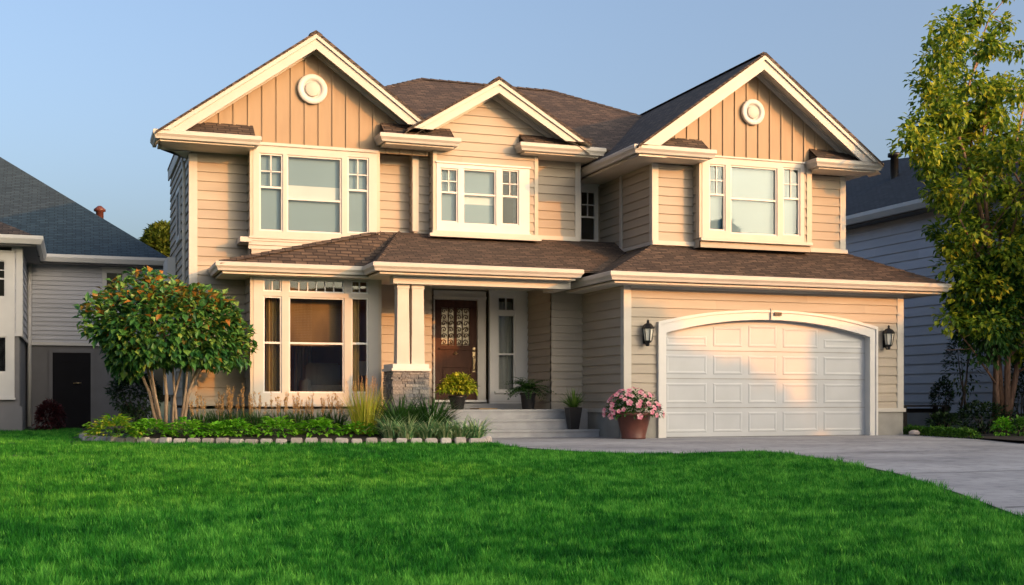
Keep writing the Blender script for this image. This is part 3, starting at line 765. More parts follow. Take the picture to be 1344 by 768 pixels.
# curtains behind the big downstairs window
def drape(x0, x1, D, z0, z1, mat, parent, amp=0.04, folds=7):
    q = MB(); n = folds * 8
    pts = [(x0 + (x1 - x0) * i / n, D + amp * math.sin(2 * math.pi * folds * i / n) + .01 * math.sin(i)) for i in range(n + 1)]
    q.quadstrip([[(x, y, z0) for x, y in pts], [(x, y, z1) for x, y in pts]], closed=False, smooth=True)
    part(q, 'curtain', M[mat], parent)
drape(lowL[3][0] + .1, lowL[3][1], LB + .22, 0.8, 3.2, 'curtain', mw, .04, 4)
drape(lowL[5][0] - .05, lowL[5][0] + .22, LB + .22, 0.8, 3.2, 'curtain', mw, .03, 3)
for bx_a, bx_b in ((lowL[4][0] - .04, lowL[4][1] + .04),):  # slatted sheet coloured to imitate the reflection of sunlit trees
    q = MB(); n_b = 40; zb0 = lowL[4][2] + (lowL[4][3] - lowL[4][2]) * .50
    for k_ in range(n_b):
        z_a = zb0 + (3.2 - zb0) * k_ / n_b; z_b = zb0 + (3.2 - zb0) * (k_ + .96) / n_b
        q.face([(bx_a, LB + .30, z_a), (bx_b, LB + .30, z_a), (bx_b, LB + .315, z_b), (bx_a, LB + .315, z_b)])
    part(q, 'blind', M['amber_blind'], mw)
drape(lowL[4][0] + .55, lowL[4][0] + .95, LB + 2.6, 0.8, 3.0, 'sheer', mw, .04, 5)

# ---- entry: door, surround, sidelight
EZ = 0.78
dx0 = at(570, 450, ED)[0]; dx1 = at(626, 450, ED)[0]; dz1 = at(570, 393, ED)[1]
efr = front(ED)
mb = siding(efr, 7.25, 9.65, 0.58, 3.3, [(dx0 - .06, 9.57, .58, 3.22)]); part(mb, 'wall', M['siding'])
mb = siding(rside(7.25), UW, ED, .58, 3.3); part(mb, 'wall', M['siding'])
mb = MB(); fbox(mb, efr, dx0 - .15, dx0 - .045, .6, 3.20, 0, .10); part(mb, 'pilaster', M['door_frame'])
mb = MB()
fbox(mb, efr, dx0 - .045, dx0, EZ, dz1, -.06, .055); fbox(mb, efr, dx1, dx1 + .19, EZ, dz1, -.06, .055)
fbox(mb, efr, dx0 - .045, dx1 + .19, dz1, 3.20, -.06, .065)
fbox(mb, efr, dx0 - .06, dx1 + .2, dz1 + .03, dz1 + .08, .066, .10)
part(mb, 'door_casing', M['trim'])
mb = MB(); fbox(mb, efr, dx0 - .05, dx1 + .19, EZ - .05, EZ, -.1, .12); part(mb, 'threshold', M['white'])
door = MB()
gx0, gx1 = dx0 + .17, dx1 - .17; gz0, gz1 = at(590, 453, ED)[1], at(590, 404, ED)[1]
pz0, pz1 = EZ + .16, EZ + .72
plate(door, efr, dx0, dx1, EZ, dz1, [(gx0, gx1, gz0, gz1), (gx0 - .03, gx1 + .03, pz0, pz1)], -.015, -.06)
for (a, b_, c, e_) in ((gx0 - .03, gx1 + .03, pz0, pz1),):
    door.face([efr(a, c, -.04), efr(b_, c, -.04), efr(b_, e_, -.04), efr(a, e_, -.04)])
    door.prism([(a + .07, c + .07), (b_ - .07, c + .07), (b_ - .07, e_ - .07), (a + .07, e_ - .07)], -.039, -.018, efr)
fbox(door, efr, gx0 - .06, gx1 + .06, gz0 - .10, gz0 - .055, -.014, .022)
fbox(door, efr, (gx0 + gx1) / 2 - .03, (gx0 + gx1) / 2 + .03, gz0, gz1, -.05, -.012)
door = part(door, 'front_door', M['door'])
q = MB(); q.face([efr(gx0, gz0, -.05), efr(gx1, gz0, -.05), efr(gx1, gz1, -.05), efr(gx0, gz1, -.05)])
def door_glass():
    m_, n, l, b_ = nodes('textured_door_glass')
    f_ = noise(n, l, 11, 4, stretch=(1, 1, .7))
    l.new(ramp(n, l, f_, [(0.36, (0.30, 0.25, 0.15)), (0.5, (0.55, 0.48, 0.32)), (0.66, (0.75, 0.69, 0.5))]), b_.inputs['Base Color'])
    b_.inputs['Roughness'].default_value = .18; bump(n, l, f_, b_, .6, .02); return m_
part(q, 'door_glass', door_glass(), door)
def scroll(cx, cz, r, turns, sgn):
    return [efr(cx + sgn * r * (1 - t / 26) * math.cos(turns * t / 26 * 6.283), cz + r * (1 - t / 26) * math.sin(turns * t / 26 * 6.283), -.028) for t in range(24)]
gm = MB(); w4 = (gx1 - gx0) / 4
for k in range(4):
    cx = gx0 + w4 * (k + .5) + (-.012 if k < 2 else .012)
    nn = 6
    for j in range(nn):
        cz = gz0 + (gz1 - gz0) * (j + .5) / nn
        gm.tube(scroll(cx - .008, cz, .062, 1.4, 1 if j % 2 else -1), .0095, 5)
for x in (gx0 + w4, gx1 - w4): gm.tube([efr(x, gz0, -.028), efr(x, gz1, -.028)], .010, 6)
for z in (gz0 + .02, gz1 - .02): gm.tube([efr(gx0, z, -.028), efr(gx1, z, -.028)], .008, 6)
part(gm, 'door_grille', M['door'], door)
hd = MB(); hx = dx1 - .07
hd.tube([efr(hx, 1.75, .0), efr(hx, 1.75, .05), efr(hx, 1.70, .07), efr(hx, 1.48, .07), efr(hx, 1.44, .05), efr(hx, 1.44, .0)], .013, 8)
fbox(hd, efr, hx - .03, hx + .03, 1.40, 1.95, -.014, .004); hd.lathe([(.028, 0), (.028, .03), (.001, .034)], efr(hx, 1.88, .004), 14, axis='y')
part(hd, 'handle', M['brass'], door)
kn = MB(); kc = (gx0 + gx1) / 2; kn.lathe([(.03, 0), (.03, .02), (.001, .03)], efr(kc, gz0 - .17, -.014), 14, axis='y')
kn.tube([efr(kc - .05, gz0 - .18, .01), efr(kc, gz0 - .205, .02), efr(kc + .05, gz0 - .18, .01)], .01, 6); part(kn, 'knocker', M['brass'], door)
sx0, sx1 = at(641, 450, ED)[0], at(688, 450, ED)[0]
sw = window(ED - .05, sx0, sx1, .80, 3.20, sid, M['white'], M['glass_low'], [(2, 1, 0), (1, 1, .48)], depth=1.6, sill=True)
fb = MB(); fbox(fb, front(ED - .05), sid[1][0] - .08, sid[1][1] + .08, .93, .975, .046, .10); fbox(fb, front(ED - .05), sx0 - .02, sx1 + .04, .66, .745, 0, .10); part(fb, 'sidelight_apron', M['white'], sw)
drape(sid[1][0], sid[1][1], ED + .12, 0.8, 3.0, 'sheer', sw, .02, 4)
mb = MB(); fbox(mb, efr, 9.58, 9.645, .58, 3.2, .0, .06); part(mb, 'corner_board', M['white'])
# entry side wall and the wall beside the garage
part(siding(lside(9.65), EW, ED, 0.58, 3.3, expo=.165), 'wall', M['siding'])
part(siding(front(EW), 9.65, 10.40, 0.58, 3.3, expo=.165), 'wall', M['siding'])
# garage
part(siding(lside(10.39), GF, EW, 0.56, 3.15), 'wall', M['siding'])
gd = [at(872.5, 500, GF)[0], at(1139.5, 500, GF)[0]]; gc = (gd[0] + gd[1]) / 2; gw = (gd[1] - gd[0]) / 2
SPR = at(872, 437, GF)[1]; TOP = at(1005, 420, GF)[1]
def arch(x, grow=0.0):
    w_ = gw + grow; u = max(-1, min(1, (x - gc) / w_))
    # flat segmental arch
    rise = TOP - SPR; Rr = (gw * gw + rise * rise) / (2 * rise)
    return SPR + math.sqrt(max(0, Rr * Rr - (x - gc) ** 2)) - (Rr - rise)
holes = [(gd[0] - .03, gd[1] + .03, 0.0, SPR)]
k = 0
zz = SPR
while zz < TOP:
    z2 = zz + .03; rise = TOP - SPR; Rr = (gw * gw + rise * rise) / (2 * rise)
    hh = Rr * Rr - (zz + .015 - SPR + Rr - rise) ** 2; hw = math.sqrt(max(0, hh))
    if hw > .05: holes.append((gc - hw, gc + hw, zz, z2))
    zz = z2
part(siding(front(GF), 10.39, 17.06, 0.56, 3.15, holes), 'wall', M['siding'])
mb = MB(); mb.box(10.37, gd[0] - .12, GF - .03, GF + .2, 0, .52); part(mb, 'foundation', M['found'])
mb = MB(); mb.box(gd[1] + .12, 17.08, GF - .03, GF + .2, 0, .52); mb.box(16.98, 17.08, GF + .2, 33, 0, .5); part(mb, 'foundation', M['found'])
mb = MB(); mb.box(10.36, 10.45, GF + .2, EW + .2, 0, .52)
part(mb, 'foundation', M['found'])
def gboard(a0, a1): board(front(GF), a0, a1, .52, .60, 0, .075)
gboard(10.33, gd[0] - .17); gboard(gd[1] + .17, 17.12); board(lside(10.39), GF - .075, EW, .52, .60, 0, .06)
corner(10.39, GF, .60, 3.09, -1, .13, .12); corner(17.06, GF, .60, 3.09, 1, .13, .12)
board(front(GF), 10.5, 16.95, 3.03, 3.085, .026, .06)
# arched casing
N = 48; cas = MB(); CW_ = 0.185
outer = [(gd[0] - CW_, 0.0)]; inner = [(gd[0], 0.0)]
for i in range(N + 1):
    x = gd[0] + (gd[1] - gd[0]) * i / N; z = arch(x); t = (x - gc) / gw
    inner.append((x, z)); outer.append((gc + (gw + CW_) * t, z + .20 + .02 * abs(t)))
inner.append((gd[1], 0.0)); outer.append((gd[1] + CW_, 0.0))
for i in range(len(inner) - 1):
    a, b_, c, e_ = inner[i], inner[i + 1], outer[i + 1], outer[i]
    f_ = front(GF)
    cas.face([f_(*a, .07), f_(*b_, .07), f_(*c, .07), f_(*e_, .07)])
    cas.face([f_(*e_, .07), f_(*c, .07), f_(*c, 0), f_(*e_, 0)]); cas.face([f_(*a, .07), f_(*a, -.16), f_(*b_, -.16), f_(*b_, .07)])
    # raised outer band
    m1 = tuple((p * .25 + q * .75) for p, q in zip(a, e_)); m2 = tuple((p * .25 + q * .75) for p, q in zip(b_, c))
    cas.face([f_(*m1, .095), f_(*m2, .095), f_(*c, .095), f_(*e_, .095)]); cas.face([f_(*m1, .07), f_(*m2, .07), f_(*m2, .095), f_(*m1, .095)])
    cas.face([f_(*e_, .095), f_(*c, .095), f_(*c, .07), f_(*e_, .07)])
part(cas, 'garage_casing', M['white'])
mb = MB(); fbox(mb, front(GF), gc - .035, gc - .02, TOP + .0, TOP + .235, .07, .115); part(mb, 'keystone_joint', M['trim'])
pl = MB(); kx, kz = gc + .14, TOP + .125; fbox(pl, front(GF), kx - .085, kx + .085, kz - .035, kz + .035, .096, .112)
pl = part(pl, 'number_plate', M['door_frame'])
pl2 = MB()
for q0 in (-.06, -.01, .035): fbox(pl2, front(GF), kx + q0, kx + q0 + .032, kz - .025, kz + .025, .1125, .118)
part(pl2, 'plate_mark', M['iron'], pl)
# sectional door: five panels to a row, four rows
gdm = MB(); gf = front(GF + .13); rows = 4; hrow = (TOP - .02) / rows * 1.0
poly = [(gd[0] - .02, 0.02), (gd[1] + .02, 0.02)] + [(x, arch(x) + .02) for x in [gd[1] - (gd[1] - gd[0]) * i / 30 for i in range(31)]]
gdm.prism(poly, -.05, 0.0, gf)
colw = [.0, .223, .393, .563, .77, 1.0]
rowz = [0.02, .62, 1.22, 1.80, TOP - .02]
seam = MB()
def slope_panel(mb, a, b_, c, e_, top=None):
    """a moulded panel: sunk border, raised centre"""
    bw_ = .055
    def ring(i, o): return [(a + i, c + i, o), (b_ - i, c + i, o), (b_ - i, e_ - i, o), (a + i, e_ - i, o)]
    R0, R1, R2, R3 = ring(0, .002), ring(.02, .009), ring(.04, .009), ring(.065, .003)
    for P, Q in ((R0, R1), (R1, R2), (R2, R3)):
        for j in range(4):
            k2 = (j + 1) % 4; mb.face([gf(*P[j]), gf(*P[k2]), gf(*Q[k2]), gf(*Q[j])])
    mb.face([gf(*p) for p in R3])
W = gd[1] - gd[0]
for r in range(rows):
    z0_, z1_ = rowz[r], rowz[r + 1]
    for cix in range(5):
        a = gd[0] + W * colw[cix] + .085; b_ = gd[0] + W * colw[cix + 1] - .06
        e_ = z1_ - .09
        if r == 3: e_ = min(e_, min(arch(a), arch(b_)) - .07)
        slope_panel(gdm, a, b_, z0_ + .09, e_)
    if r: fbox(gdm, gf, gd[0], gd[1], z0_ - .004, z0_ + .004, .0, .006)
gdp = part(gdm, 'garage_door', M['garage'])
sm_ = MB()
for r in (1, 2, 3): fbox(sm_, gf, gd[0], gd[1], rowz[r] - .006, rowz[r] + .006, .0065, .009)
part(sm_, 'section_seam', M['found'], gdp)
sm_ = MB(); fbox(sm_, gf, gd[0], gd[1], 0.0, .02, -.04, .02); part(sm_, 'rubber_seal', M['iron'], gdp)

# ---- porch columns on a stone pier
px0, px1 = at(515.5, 500, 23.45)[0], at(563, 500, 23.45)[0]
pz = at(540, 487, 23.45)[1]
pier = MB(); z = 0.0; rnd = random.Random(3); pr0, pr1 = 23.45, 23.45 + (px1 - px0)
pier.box(px0 + .03, px1 - .03, pr0 + .03, pr1 - .03, 0, pz)
while z < pz - .02:
    h_ = min(rnd.choice((.04, .055, .07, .085)), pz - z)
    for face_ in range(4):
        a = px0 if face_ in (0, 2) else pr0; e_ = px1 if face_ in (0, 2) else pr1
        while a < e_ - .01:
            w_ = min(rnd.uniform(.10, .30), e_ - a)
            if e_ - a - w_ < .06: w_ = e_ - a
            o = rnd.uniform(0, .03)
            if face_ == 0: pier.box(a + .004, a + w_ - .004, pr0 - o, pr0 + .04, z + .003, z + h_ - .003)
            elif face_ == 2: pier.box(a + .004, a + w_ - .004, pr1 - .04, pr1 + o, z + .003, z + h_ - .003)
            elif face_ == 1: pier.box(px0 - o, px0 + .04, a + .004, a + w_ - .004, z + .003, z + h_ - .003)
            else: pier.box(px1 - .04, px1 + o, a + .004, a + w_ - .004, z + .003, z + h_ - .003)
            a += w_
    z += h_
pier = part(pier, 'stone_pier', M['stone'])
capb = MB(); capb.box(px0 - .03, px1 + .03, pr0 - .04, pr1 + .04, pz, pz + .05); capb.box(px0 + .0, px1 - .0, pr0 - .01, pr1 + .01, pz + .05, pz + .14); part(capb, 'pier_cap', M['white'], pier)
cy0 = pr0 + .06
for (a, b_) in ((521, 538.2), (540.2, 557.6)):
    x0, x1 = at(a, 430, cy0)[0], at(b_, 430, cy0)[0]
    c_ = MB(); d_ = x1 - x0
    xm_ = (x0 + x1) / 2
    def tap(w, z0_, z1_, w2=None):
        w2 = w2 or w; c0 = cy0 + d_ / 2
        c_.quadstrip([[(xm_ - w / 2, c0 - w / 2, z0_), (xm_ + w / 2, c0 - w / 2, z0_), (xm_ + w / 2, c0 + w / 2, z0_), (xm_ - w / 2, c0 + w / 2, z0_)],
                      [(xm_ - w2 / 2, c0 - w2 / 2, z1_), (xm_ + w2 / 2, c0 - w2 / 2, z1_), (xm_ + w2 / 2, c0 + w2 / 2, z1_), (xm_ - w2 / 2, c0 + w2 / 2, z1_)]], smooth=False)
    tap(d_ * 1.0, pz + .14, pz + .24, d_ * .98); tap(d_ * .97, pz + .24, 2.13, d_ * .92); tap(d_ * .90, 2.13, 2.15, d_ * .90); tap(d_ * .92, 2.15, 3.00, d_ * .86)
    tap(d_ * .95, 3.00, 3.04); tap(d_ * .92, 3.04, 3.14, d_ * .97); tap(d_ * 1.0, 3.14, 3.235)
    part(c_, 'column', M['trim'])
mb = MB(); mb.box(5.9, 9.68, 23.42, 23.72, 3.08, 3.236); part(mb, 'porch_beam', M['trim'])
mb = MB(); mb.box(9.45, 9.68, 23.721, 24.43, 3.08, 3.236); part(mb, 'porch_beam', M['soffit'])

# ---- downspouts
def spout(path, r=.035):
    mb = MB(); mb.tube(path, r, 8); part(mb, 'downspout', M['white'])
spout([(2.08, 25.9, 5.7), (2.10, 25.9, 5.5), (2.10, 25.9, .3)])
bk = MB(); bk.box(1.98, 2.16, 28.9, 30.3, .9, 4.05); part(bk, 'side_bay', M['white'])
# small window on the left side
mb = MB(); plate(mb, lside(2.19), 27.6, 28.6, 4.3, 5.5, [(27.72, 28.48, 4.42, 5.38)], .05, -.03); w_ = part(mb, 'window', M['white'])
p_ = MB(); p_.face([lside(2.19)(27.72, 4.42, .026), lside(2.19)(28.48, 4.42, .026), lside(2.19)(28.48, 5.38, .026), lside(2.19)(27.72, 5.38, .026)]); part(p_, 'pane', M['iron'], w_)

# ================================================================== porch steps
ST = thing('porch_steps', 'grey concrete porch landing with two lower steps leading to the front door', 'steps', (8.6, 24.4, 0))
sx_l, sx_r = 7.05, 10.34
def step(x0, x1, y0, y1, z0, z1, name):
    mb = MB(); mb.box(x0, x1, y0 + .02, y1, z0, z1 - .045); mb.box(x0 - .0, x1, y0, y1, z1 - .045, z1); return mb.build(name, M['concrete'], ST)
step(6.1, 9.64, 24.05, ED - .02, 0, .58, 'landing')
step(9.641, 10.345, 24.05, EW - .02, 0, .58, 'landing')
step(sx_l, 10.05, 23.74, 24.049, 0, .375, 'step')
step(sx_l + .15, 10.34, 23.43, 23.739, 0, .165, 'step')
mb = MB(); mb.box(dx0 - .1, sx1 + .05, ED - .32, ED - .021, .58, .70); mb.build('door_step', M['concrete'], ST)
dm = MB(); mx0, mz = at(624, 530, 25.0); mx1, _ = at(648, 530, 25.0); dm.box(mx0, mx1, 24.75, 25.4, .58, .60)
dm.lathe([(.10, 0), (.10, .5)], (0, 0, 0), 4) if False else None
o = dm.build('doormat', M['mat'], loc=(mx0, 25, .58)); tag(o, 'tan coir doormat lying on the grey porch landing', 'doormat')

# ================================================================== neighbouring house on the left
NL = thing('grey_house', 'grey neighbouring house with blue-grey hipped roof and black door, left of the tan house', 'house', (-1, 36, 0))
n1, n2 = 32.2, 36.0
nz = 4.72
wx = at(27, 450, n1)[0]            # the wing's right wall
base_z = at(40, 446, 34)[1]
w1 = win_rects(n1, [(-14, 7.5, 341, 390), (-16, 9, 441, 489)])
part(siding(front(n1), wx - 4.5, wx, base_z, nz - .1, [(wx - 1.2, wx - .2, 1.1, 4.6)]), 'wall', M['n_siding2'], NL)
part(siding(rside(wx), n1, n2, base_z, nz - .1), 'wall', M['n_siding2'], NL)
bx1_ = at(200, 450, n2)[0]
nwin = win_rects(n2, [(138.5, 162, 356.5, 396)])
part(siding(front(n2), wx, bx1_, at(100, 452, n2)[1], nz - .1, [(nwin[0][0], nwin[0][1], nwin[0][2], nwin[0][3])], expo=.125), 'wall', M['n_siding'], NL)
part(siding(rside(bx1_), n2, n2 + 9, 0, nz - .1), 'wall', M['n_siding'], NL)
mb = MB(); mb.box(wx - 4.5, wx - .03, n1 + .02, n1 + .3, -.3, base_z); mb.box(wx - .3, wx - .02, n1 + .3, n2, -.3, base_z); mb.box(wx, bx1_, n2 + .02, n2 + .3, -.3, at(100, 452, n2)[1]); part(mb, 'stucco_wall', M['n_stucco'], NL)
mb = MB(); mb.box(wx - 4.5, wx + .04, n1 - .04, n1 + .019, -.3, at(30, 533, n1)[1]); part(mb, 'stucco_plinth', M['n_stucco'], NL)
window(n1, w1[0][0] - .1, w1[0][1] + .20, at(5, 522, n1)[1], at(5, 331, n1)[1], w1, M['white'], M['glass_dark'], [(2, 2, .5), None], parent=NL, depth=1.2)
window(n2, nwin[0][0] - .09, nwin[0][1] + .09, nwin[0][2] - .09, nwin[0][3] + .09, nwin, M['white'], M['glass_dark'], [(1, 2, 0)], parent=NL, depth=1.2)
def nboard(fr, a0, a1, z0, z1, o0, o1, mat='white', name='trim_board', parent=NL):
    mb = MB(); fbox(mb, fr, a0, a1, z0, z1, o0, o1); return part(mb, name, M[mat], parent)
nboard(front(n1), wx - .10, wx + .04, base_z, nz - .1, .024, .05); nboard(rside(wx), n1, n1 + .3, base_z, nz - .1, .024, .05)
nboard(rside(wx), n1, n2, base_z - .03, base_z + .06, .024, .06); nboard(front(n2), wx, bx1_, at(100, 452, n2)[1] - .04, at(100, 452, n2)[1] + .05, .024, .06)
nboard(front(n2), bx1_ - .14, bx1_ + .04, 0, nz - .1, .024, .055)
ddx0, ddx1, ddz = at(69, 500, n2)[0], at(119, 500, n2)[0], at(90, 463, n2)[1]
nd = MB(); plate(nd, front(n2), ddx0, ddx1, -.05, ddz, [(ddx0 + .15, ddx1 - .15, .3, ddz - .25)], .03, -.02)
fbox(nd, front(n2), ddx0 + .15, ddx1 - .15, .3, ddz - .25, -.018, .012); nd = part(nd, 'black_door', M['black_door'], NL)
nboard(front(n2), ddx0 - .10, ddx0, -.05, ddz + .1, 0, .05, 'n_stucco', 'door_frame'); nboard(front(n2), ddx1, ddx1 + .10, -.05, ddz + .1, 0, .05, 'n_stucco', 'door_frame'); nboard(front(n2), ddx0, ddx1, ddz, ddz + .1, 0, .05, 'n_stucco', 'door_frame')
hx, hz = at(102, 503, n2); mb = MB(); mb.tube([front(n2)(hx - .1, hz, .06), front(n2)(hx + .1, hz, .06)], .02, 6); mb.tube([front(n2)(hx - .1, hz, .03), front(n2)(hx - .1, hz, .06)], .015, 6); part(mb, 'handle', M['brass'], nd)
mb = MB(); mb.tube([rside(wx)(n2 - .12, nz - .15, .08), rside(wx)(n2 - .12, .05, .08)], .055, 8); part(mb, 'downspout', M['white'], NL)
# roofs: the main hip and the wing's lower slope
ex1 = at(224, 345, n2 - .5)[0]
mb = MB(); e = nz + .02; hip = Vector((-1, 1, .735)).normalized()
K = 6.2
mb.slab([(-12, n2 - .5, e), (ex1, n2 - .5, e), (ex1 - K, n2 - .5 + K, e + K * .735), (-12, n2 - .5 + K, e + K * .735)], .08)
mb.slab([(ex1, n2 - .5, e), (ex1, n2 + 13, e), (ex1 - K, n2 + 8, e + K * .735), (ex1 - K, n2 - .5 + K, e + K * .735)], .08)
part(mb, 'roof', [M['slate_roof'], M['white']], NL)
wr = wx + .42
mb = MB()
mb.slab([(wr - 4.9, n1 - .5, e - .01), (wr, n1 - .5, e - .01), (wr - 1.9, n1 + 1.4, e + .95), (wr - 4.9, n1 + 1.4, e + .95)], .08)
mb.slab([(wr, n1 - .5, e - .01), (wr, n2 + 2, e - .01), (wr - 1.9, n2 + 2, e + .95), (wr - 1.9, n1 + 1.4, e + .95)], .08)
part(mb, 'wing_roof', [M['roof'], M['white']], NL)
mb = MB(); sweep(mb, [(wr - 4.9, n1 - .46), (wr - .04, n1 - .46), (wr - .04, n2 - .46), (ex1 - .04, n2 - .46), (ex1 - .04, n2 + 9)], [(0, 0), (.09, 0), (.15, .12), (.15, .2), (0, .2)], e - .19); part(mb, 'gutter', M['white'], NL)
mb = MB(); mb.box(wr - 4.8, wr - .06, n1 - .44, n2 - .44, e - .23, e - .19); mb.box(wx, ex1 - .06, n2 - .44, n2 + .02, e - .232, e - .192); part(mb, 'soffit', M['n_stucco'], NL)
vx, vz = at(131, 283, n2 + 2.2); mb = MB(); mb.lathe([(.11, -.5), (.11, .12), (.17, .14), (.17, .2), (.05, .3), (.001, .3)], (vx, n2 + 2.3, vz), 14); part(mb, 'roof_vent', M['terracotta'], NL)
mb = MB(); mb.box(-11.5, wx - .4, n2 + .3, n2 + 12, 0, nz - .15); mb.box(wx - .4, bx1_ - .05, n2 + 1.6, n2 + 12, 0, nz - .15); part(mb, 'core_wall', M['n_stucco'], NL)

# ================================================================== neighbouring house on the right
NR = thing('grey_house', 'slate-grey neighbouring house with charcoal roof, partly hidden behind the tall tree', 'house', (22, 28, 0))
rX = 21.5; rz = 6.05
part(siding(lside(rX), 17, 38, .45, rz - .1, expo=.26), 'wall', M['r_siding'], NR)
mb = MB(); mb.box(rX - .02, rX + .3, 17, 38, -.2, .45); part(mb, 'foundation', M['found'], NR)
mb = MB(); mb.box(rX + .05, rX + 9, 17.02, 37.9, 0, rz - .1); part(mb, 'wall', M['r_siding'], NR)
ry0, ry1 = rX - .5, rX + 9.5
mb = MB(); 
def rp(x): return rz + .66 * (x - ry0)
mb.slab([(ry0, 15.5, rz), (ry0 + 2.9, 29.2, rp(ry0 + 2.9)), (ry0 + 4.0, 34.0, rp(ry0 + 4.0)), (ry0, 38.6, rz)], .08)
mb.slab([(ry0, 15.5, rz), (ry1, 15.5, rz), (ry0 + 4.0, 34.0, rp(ry0 + 4.0)), (ry0 + 2.9, 29.2, rp(ry0 + 2.9))], .08)
mb.slab([(ry1, 15.5, rz), (ry1, 38.6, rz), (ry0 + 4.0, 34.0, rp(ry0 + 4.0))], .08); mb.slab([(ry0, 38.6, rz), (ry0 + 4.0, 34.0, rp(ry0 + 4.0)), (ry1, 38.6, rz)], .08)
part(mb, 'roof', [M['slate_dark'], M['white']], NR)
mb = MB(); sweep(mb, [(ry0 + .04, 38.4), (ry0 + .04, 15.6), (ry1, 15.6)], [(0, 0), (.09, 0), (.16, .14), (.16, .24), (0, .24)], rz - .22, 1); part(mb, 'gutter', M['white'], NR)
mb = MB(); mb.box(ry0 + .06, rX + .05, 15.6, 38.3, rz - .26, rz - .22); part(mb, 'soffit', M['n_stucco'], NR)
vx, vz = at(1174, 212, 30.6); mb = MB(); mb.lathe([(.12, -.6), (.12, .12), (.2, .14), (.2, .24), (.001, .3)], (vx, 30.6, vz), 14); part(mb, 'roof_vent', M['iron'], NR)
mb = MB(); fbox(mb, lside(rX), 23.85, 23.98, 0, rz - .1, .024, .07); part(mb, 'trim_board', M['white'], NR)

# ================================================================== wall lanterns
def lantern(label, px, py):
    x, z = at(px, py, GF - .16)
    T = thing('wall_lantern', label, 'lantern', (x, GF - .16, z), 'lanterns beside the garage door')
    c = (x, GF - .16, z); s = 1.0
    def hexring(r, h): return [(c[0] + r * math.cos(a), c[1] + r * math.sin(a), c[2] + h) for a in [math.pi / 3 * i + math.pi / 6 for i in range(6)]]
    b = MB(); b.quadstrip([hexring(.125, .10), hexring(.13, .115), hexring(.075, .19), hexring(.03, .215), hexring(.022, .24), hexring(.03, .255), hexring(.004, .285)], smooth=False)
    b.build('hood', M['iron'], T)
    b = MB(); b.quadstrip([hexring(.02, -.25), hexring(.035, -.22), hexring(.03, -.2), hexring(.07, -.165), hexring(.078, -.14)], smooth=False)
    for i in range(6):
        p, q = hexring(.076, -.14)[i], hexring(.112, .10)[i]; b.tube([p, q], .0085, 5)
    b.build('cage', M['iron'], T)
    b = MB(); b.quadstrip([hexring(.066, -.138), hexring(.10, .098)], smooth=False); b.build('glass', M['lamp_glass'], T)
    b = MB(); b.tube([(x, GF - .03, z - .12), (x, GF - .09, z - .24), (x, GF - .16, z - .235)], .014, 6); b.tube([(x, GF - .03, z + .12), (x, GF - .10, z + .2), (x, GF - .15, z + .2)], .014, 6); b.box(x - .05, x + .05, GF - .04, GF - .02, z - .2, z + .16); b.build('bracket', M['iron'], T)
    return T
lantern('black wall lantern on the narrow siding between the white corner board and the garage door', 850.5, 438)
lantern('black wall lantern beside the garage door on the side nearest the grey house and tree', 1166.5, 444)

# ================================================================== furniture seen through the big window
x0, z0 = at(474.5, 500, LB + 1.0)
T = thing('table_lamp', 'white-shaded table lamp standing just inside the big downstairs window', 'lamp', (x0, LB + 1.0, .8))
b = MB(); b.lathe([(.10, 0), (.10, .03), (.03, .06), (.06, .22), (.02, .42), (.02, .5)], (x0, LB + 1.0, .8), 16); b.build('lamp_base', M['terracotta'], T)
b = MB(); b.lathe([(.22, .5), (.15, .8)], (x0, LB + 1.0, .8), 24); b.build('lamp_shade', M['white'], T)
xa = at(428, 500, LB + 1.9)[0]
T = thing('armchair', 'pale upholstered armchair inside the room behind the big downstairs window', 'armchair', (xa, LB + 1.9, .66))
def soft(x0, x1, y0, y1, z0, z1):
    m_ = MB(); bm_ = bmesh.new(); bmesh.ops.create_cube(bm_, size=1)
    for v in bm_.verts: v.co = Vector(((x0 + x1) / 2 + v.co.x * (x1 - x0), (y0 + y1) / 2 + v.co.y * (y1 - y0), (z0 + z1) / 2 + v.co.z * (z1 - z0)))
    bmesh.ops.bevel(bm_, geom=bm_.edges[:] + bm_.verts[:], offset=.05, segments=3, affect='EDGES')
    m_.v = [tuple(v.co) for v in bm_.verts]; bm_.verts.index_update(); m_.f = [tuple(v.index for v in f.verts) for f in bm_.faces]; m_.mi = [0] * len(m_.f); m_.sm = [True] * len(m_.f); bm_.free(); return m_
soft(xa - .38, xa + .38, LB + 1.6, LB + 2.3, .80, 1.1).build('seat', M['sheer'], T); soft(xa - .38, xa + .38, LB + 2.2, LB + 2.45, .9, 1.6).build('backrest', M['sheer'], T)
soft(xa - .52, xa - .38, LB + 1.6, LB + 2.4, .66, 1.25).build('arm', M['sheer'], T); soft(xa + .38, xa + .52, LB + 1.6, LB + 2.4, .66, 1.25).build('arm', M['sheer'], T)

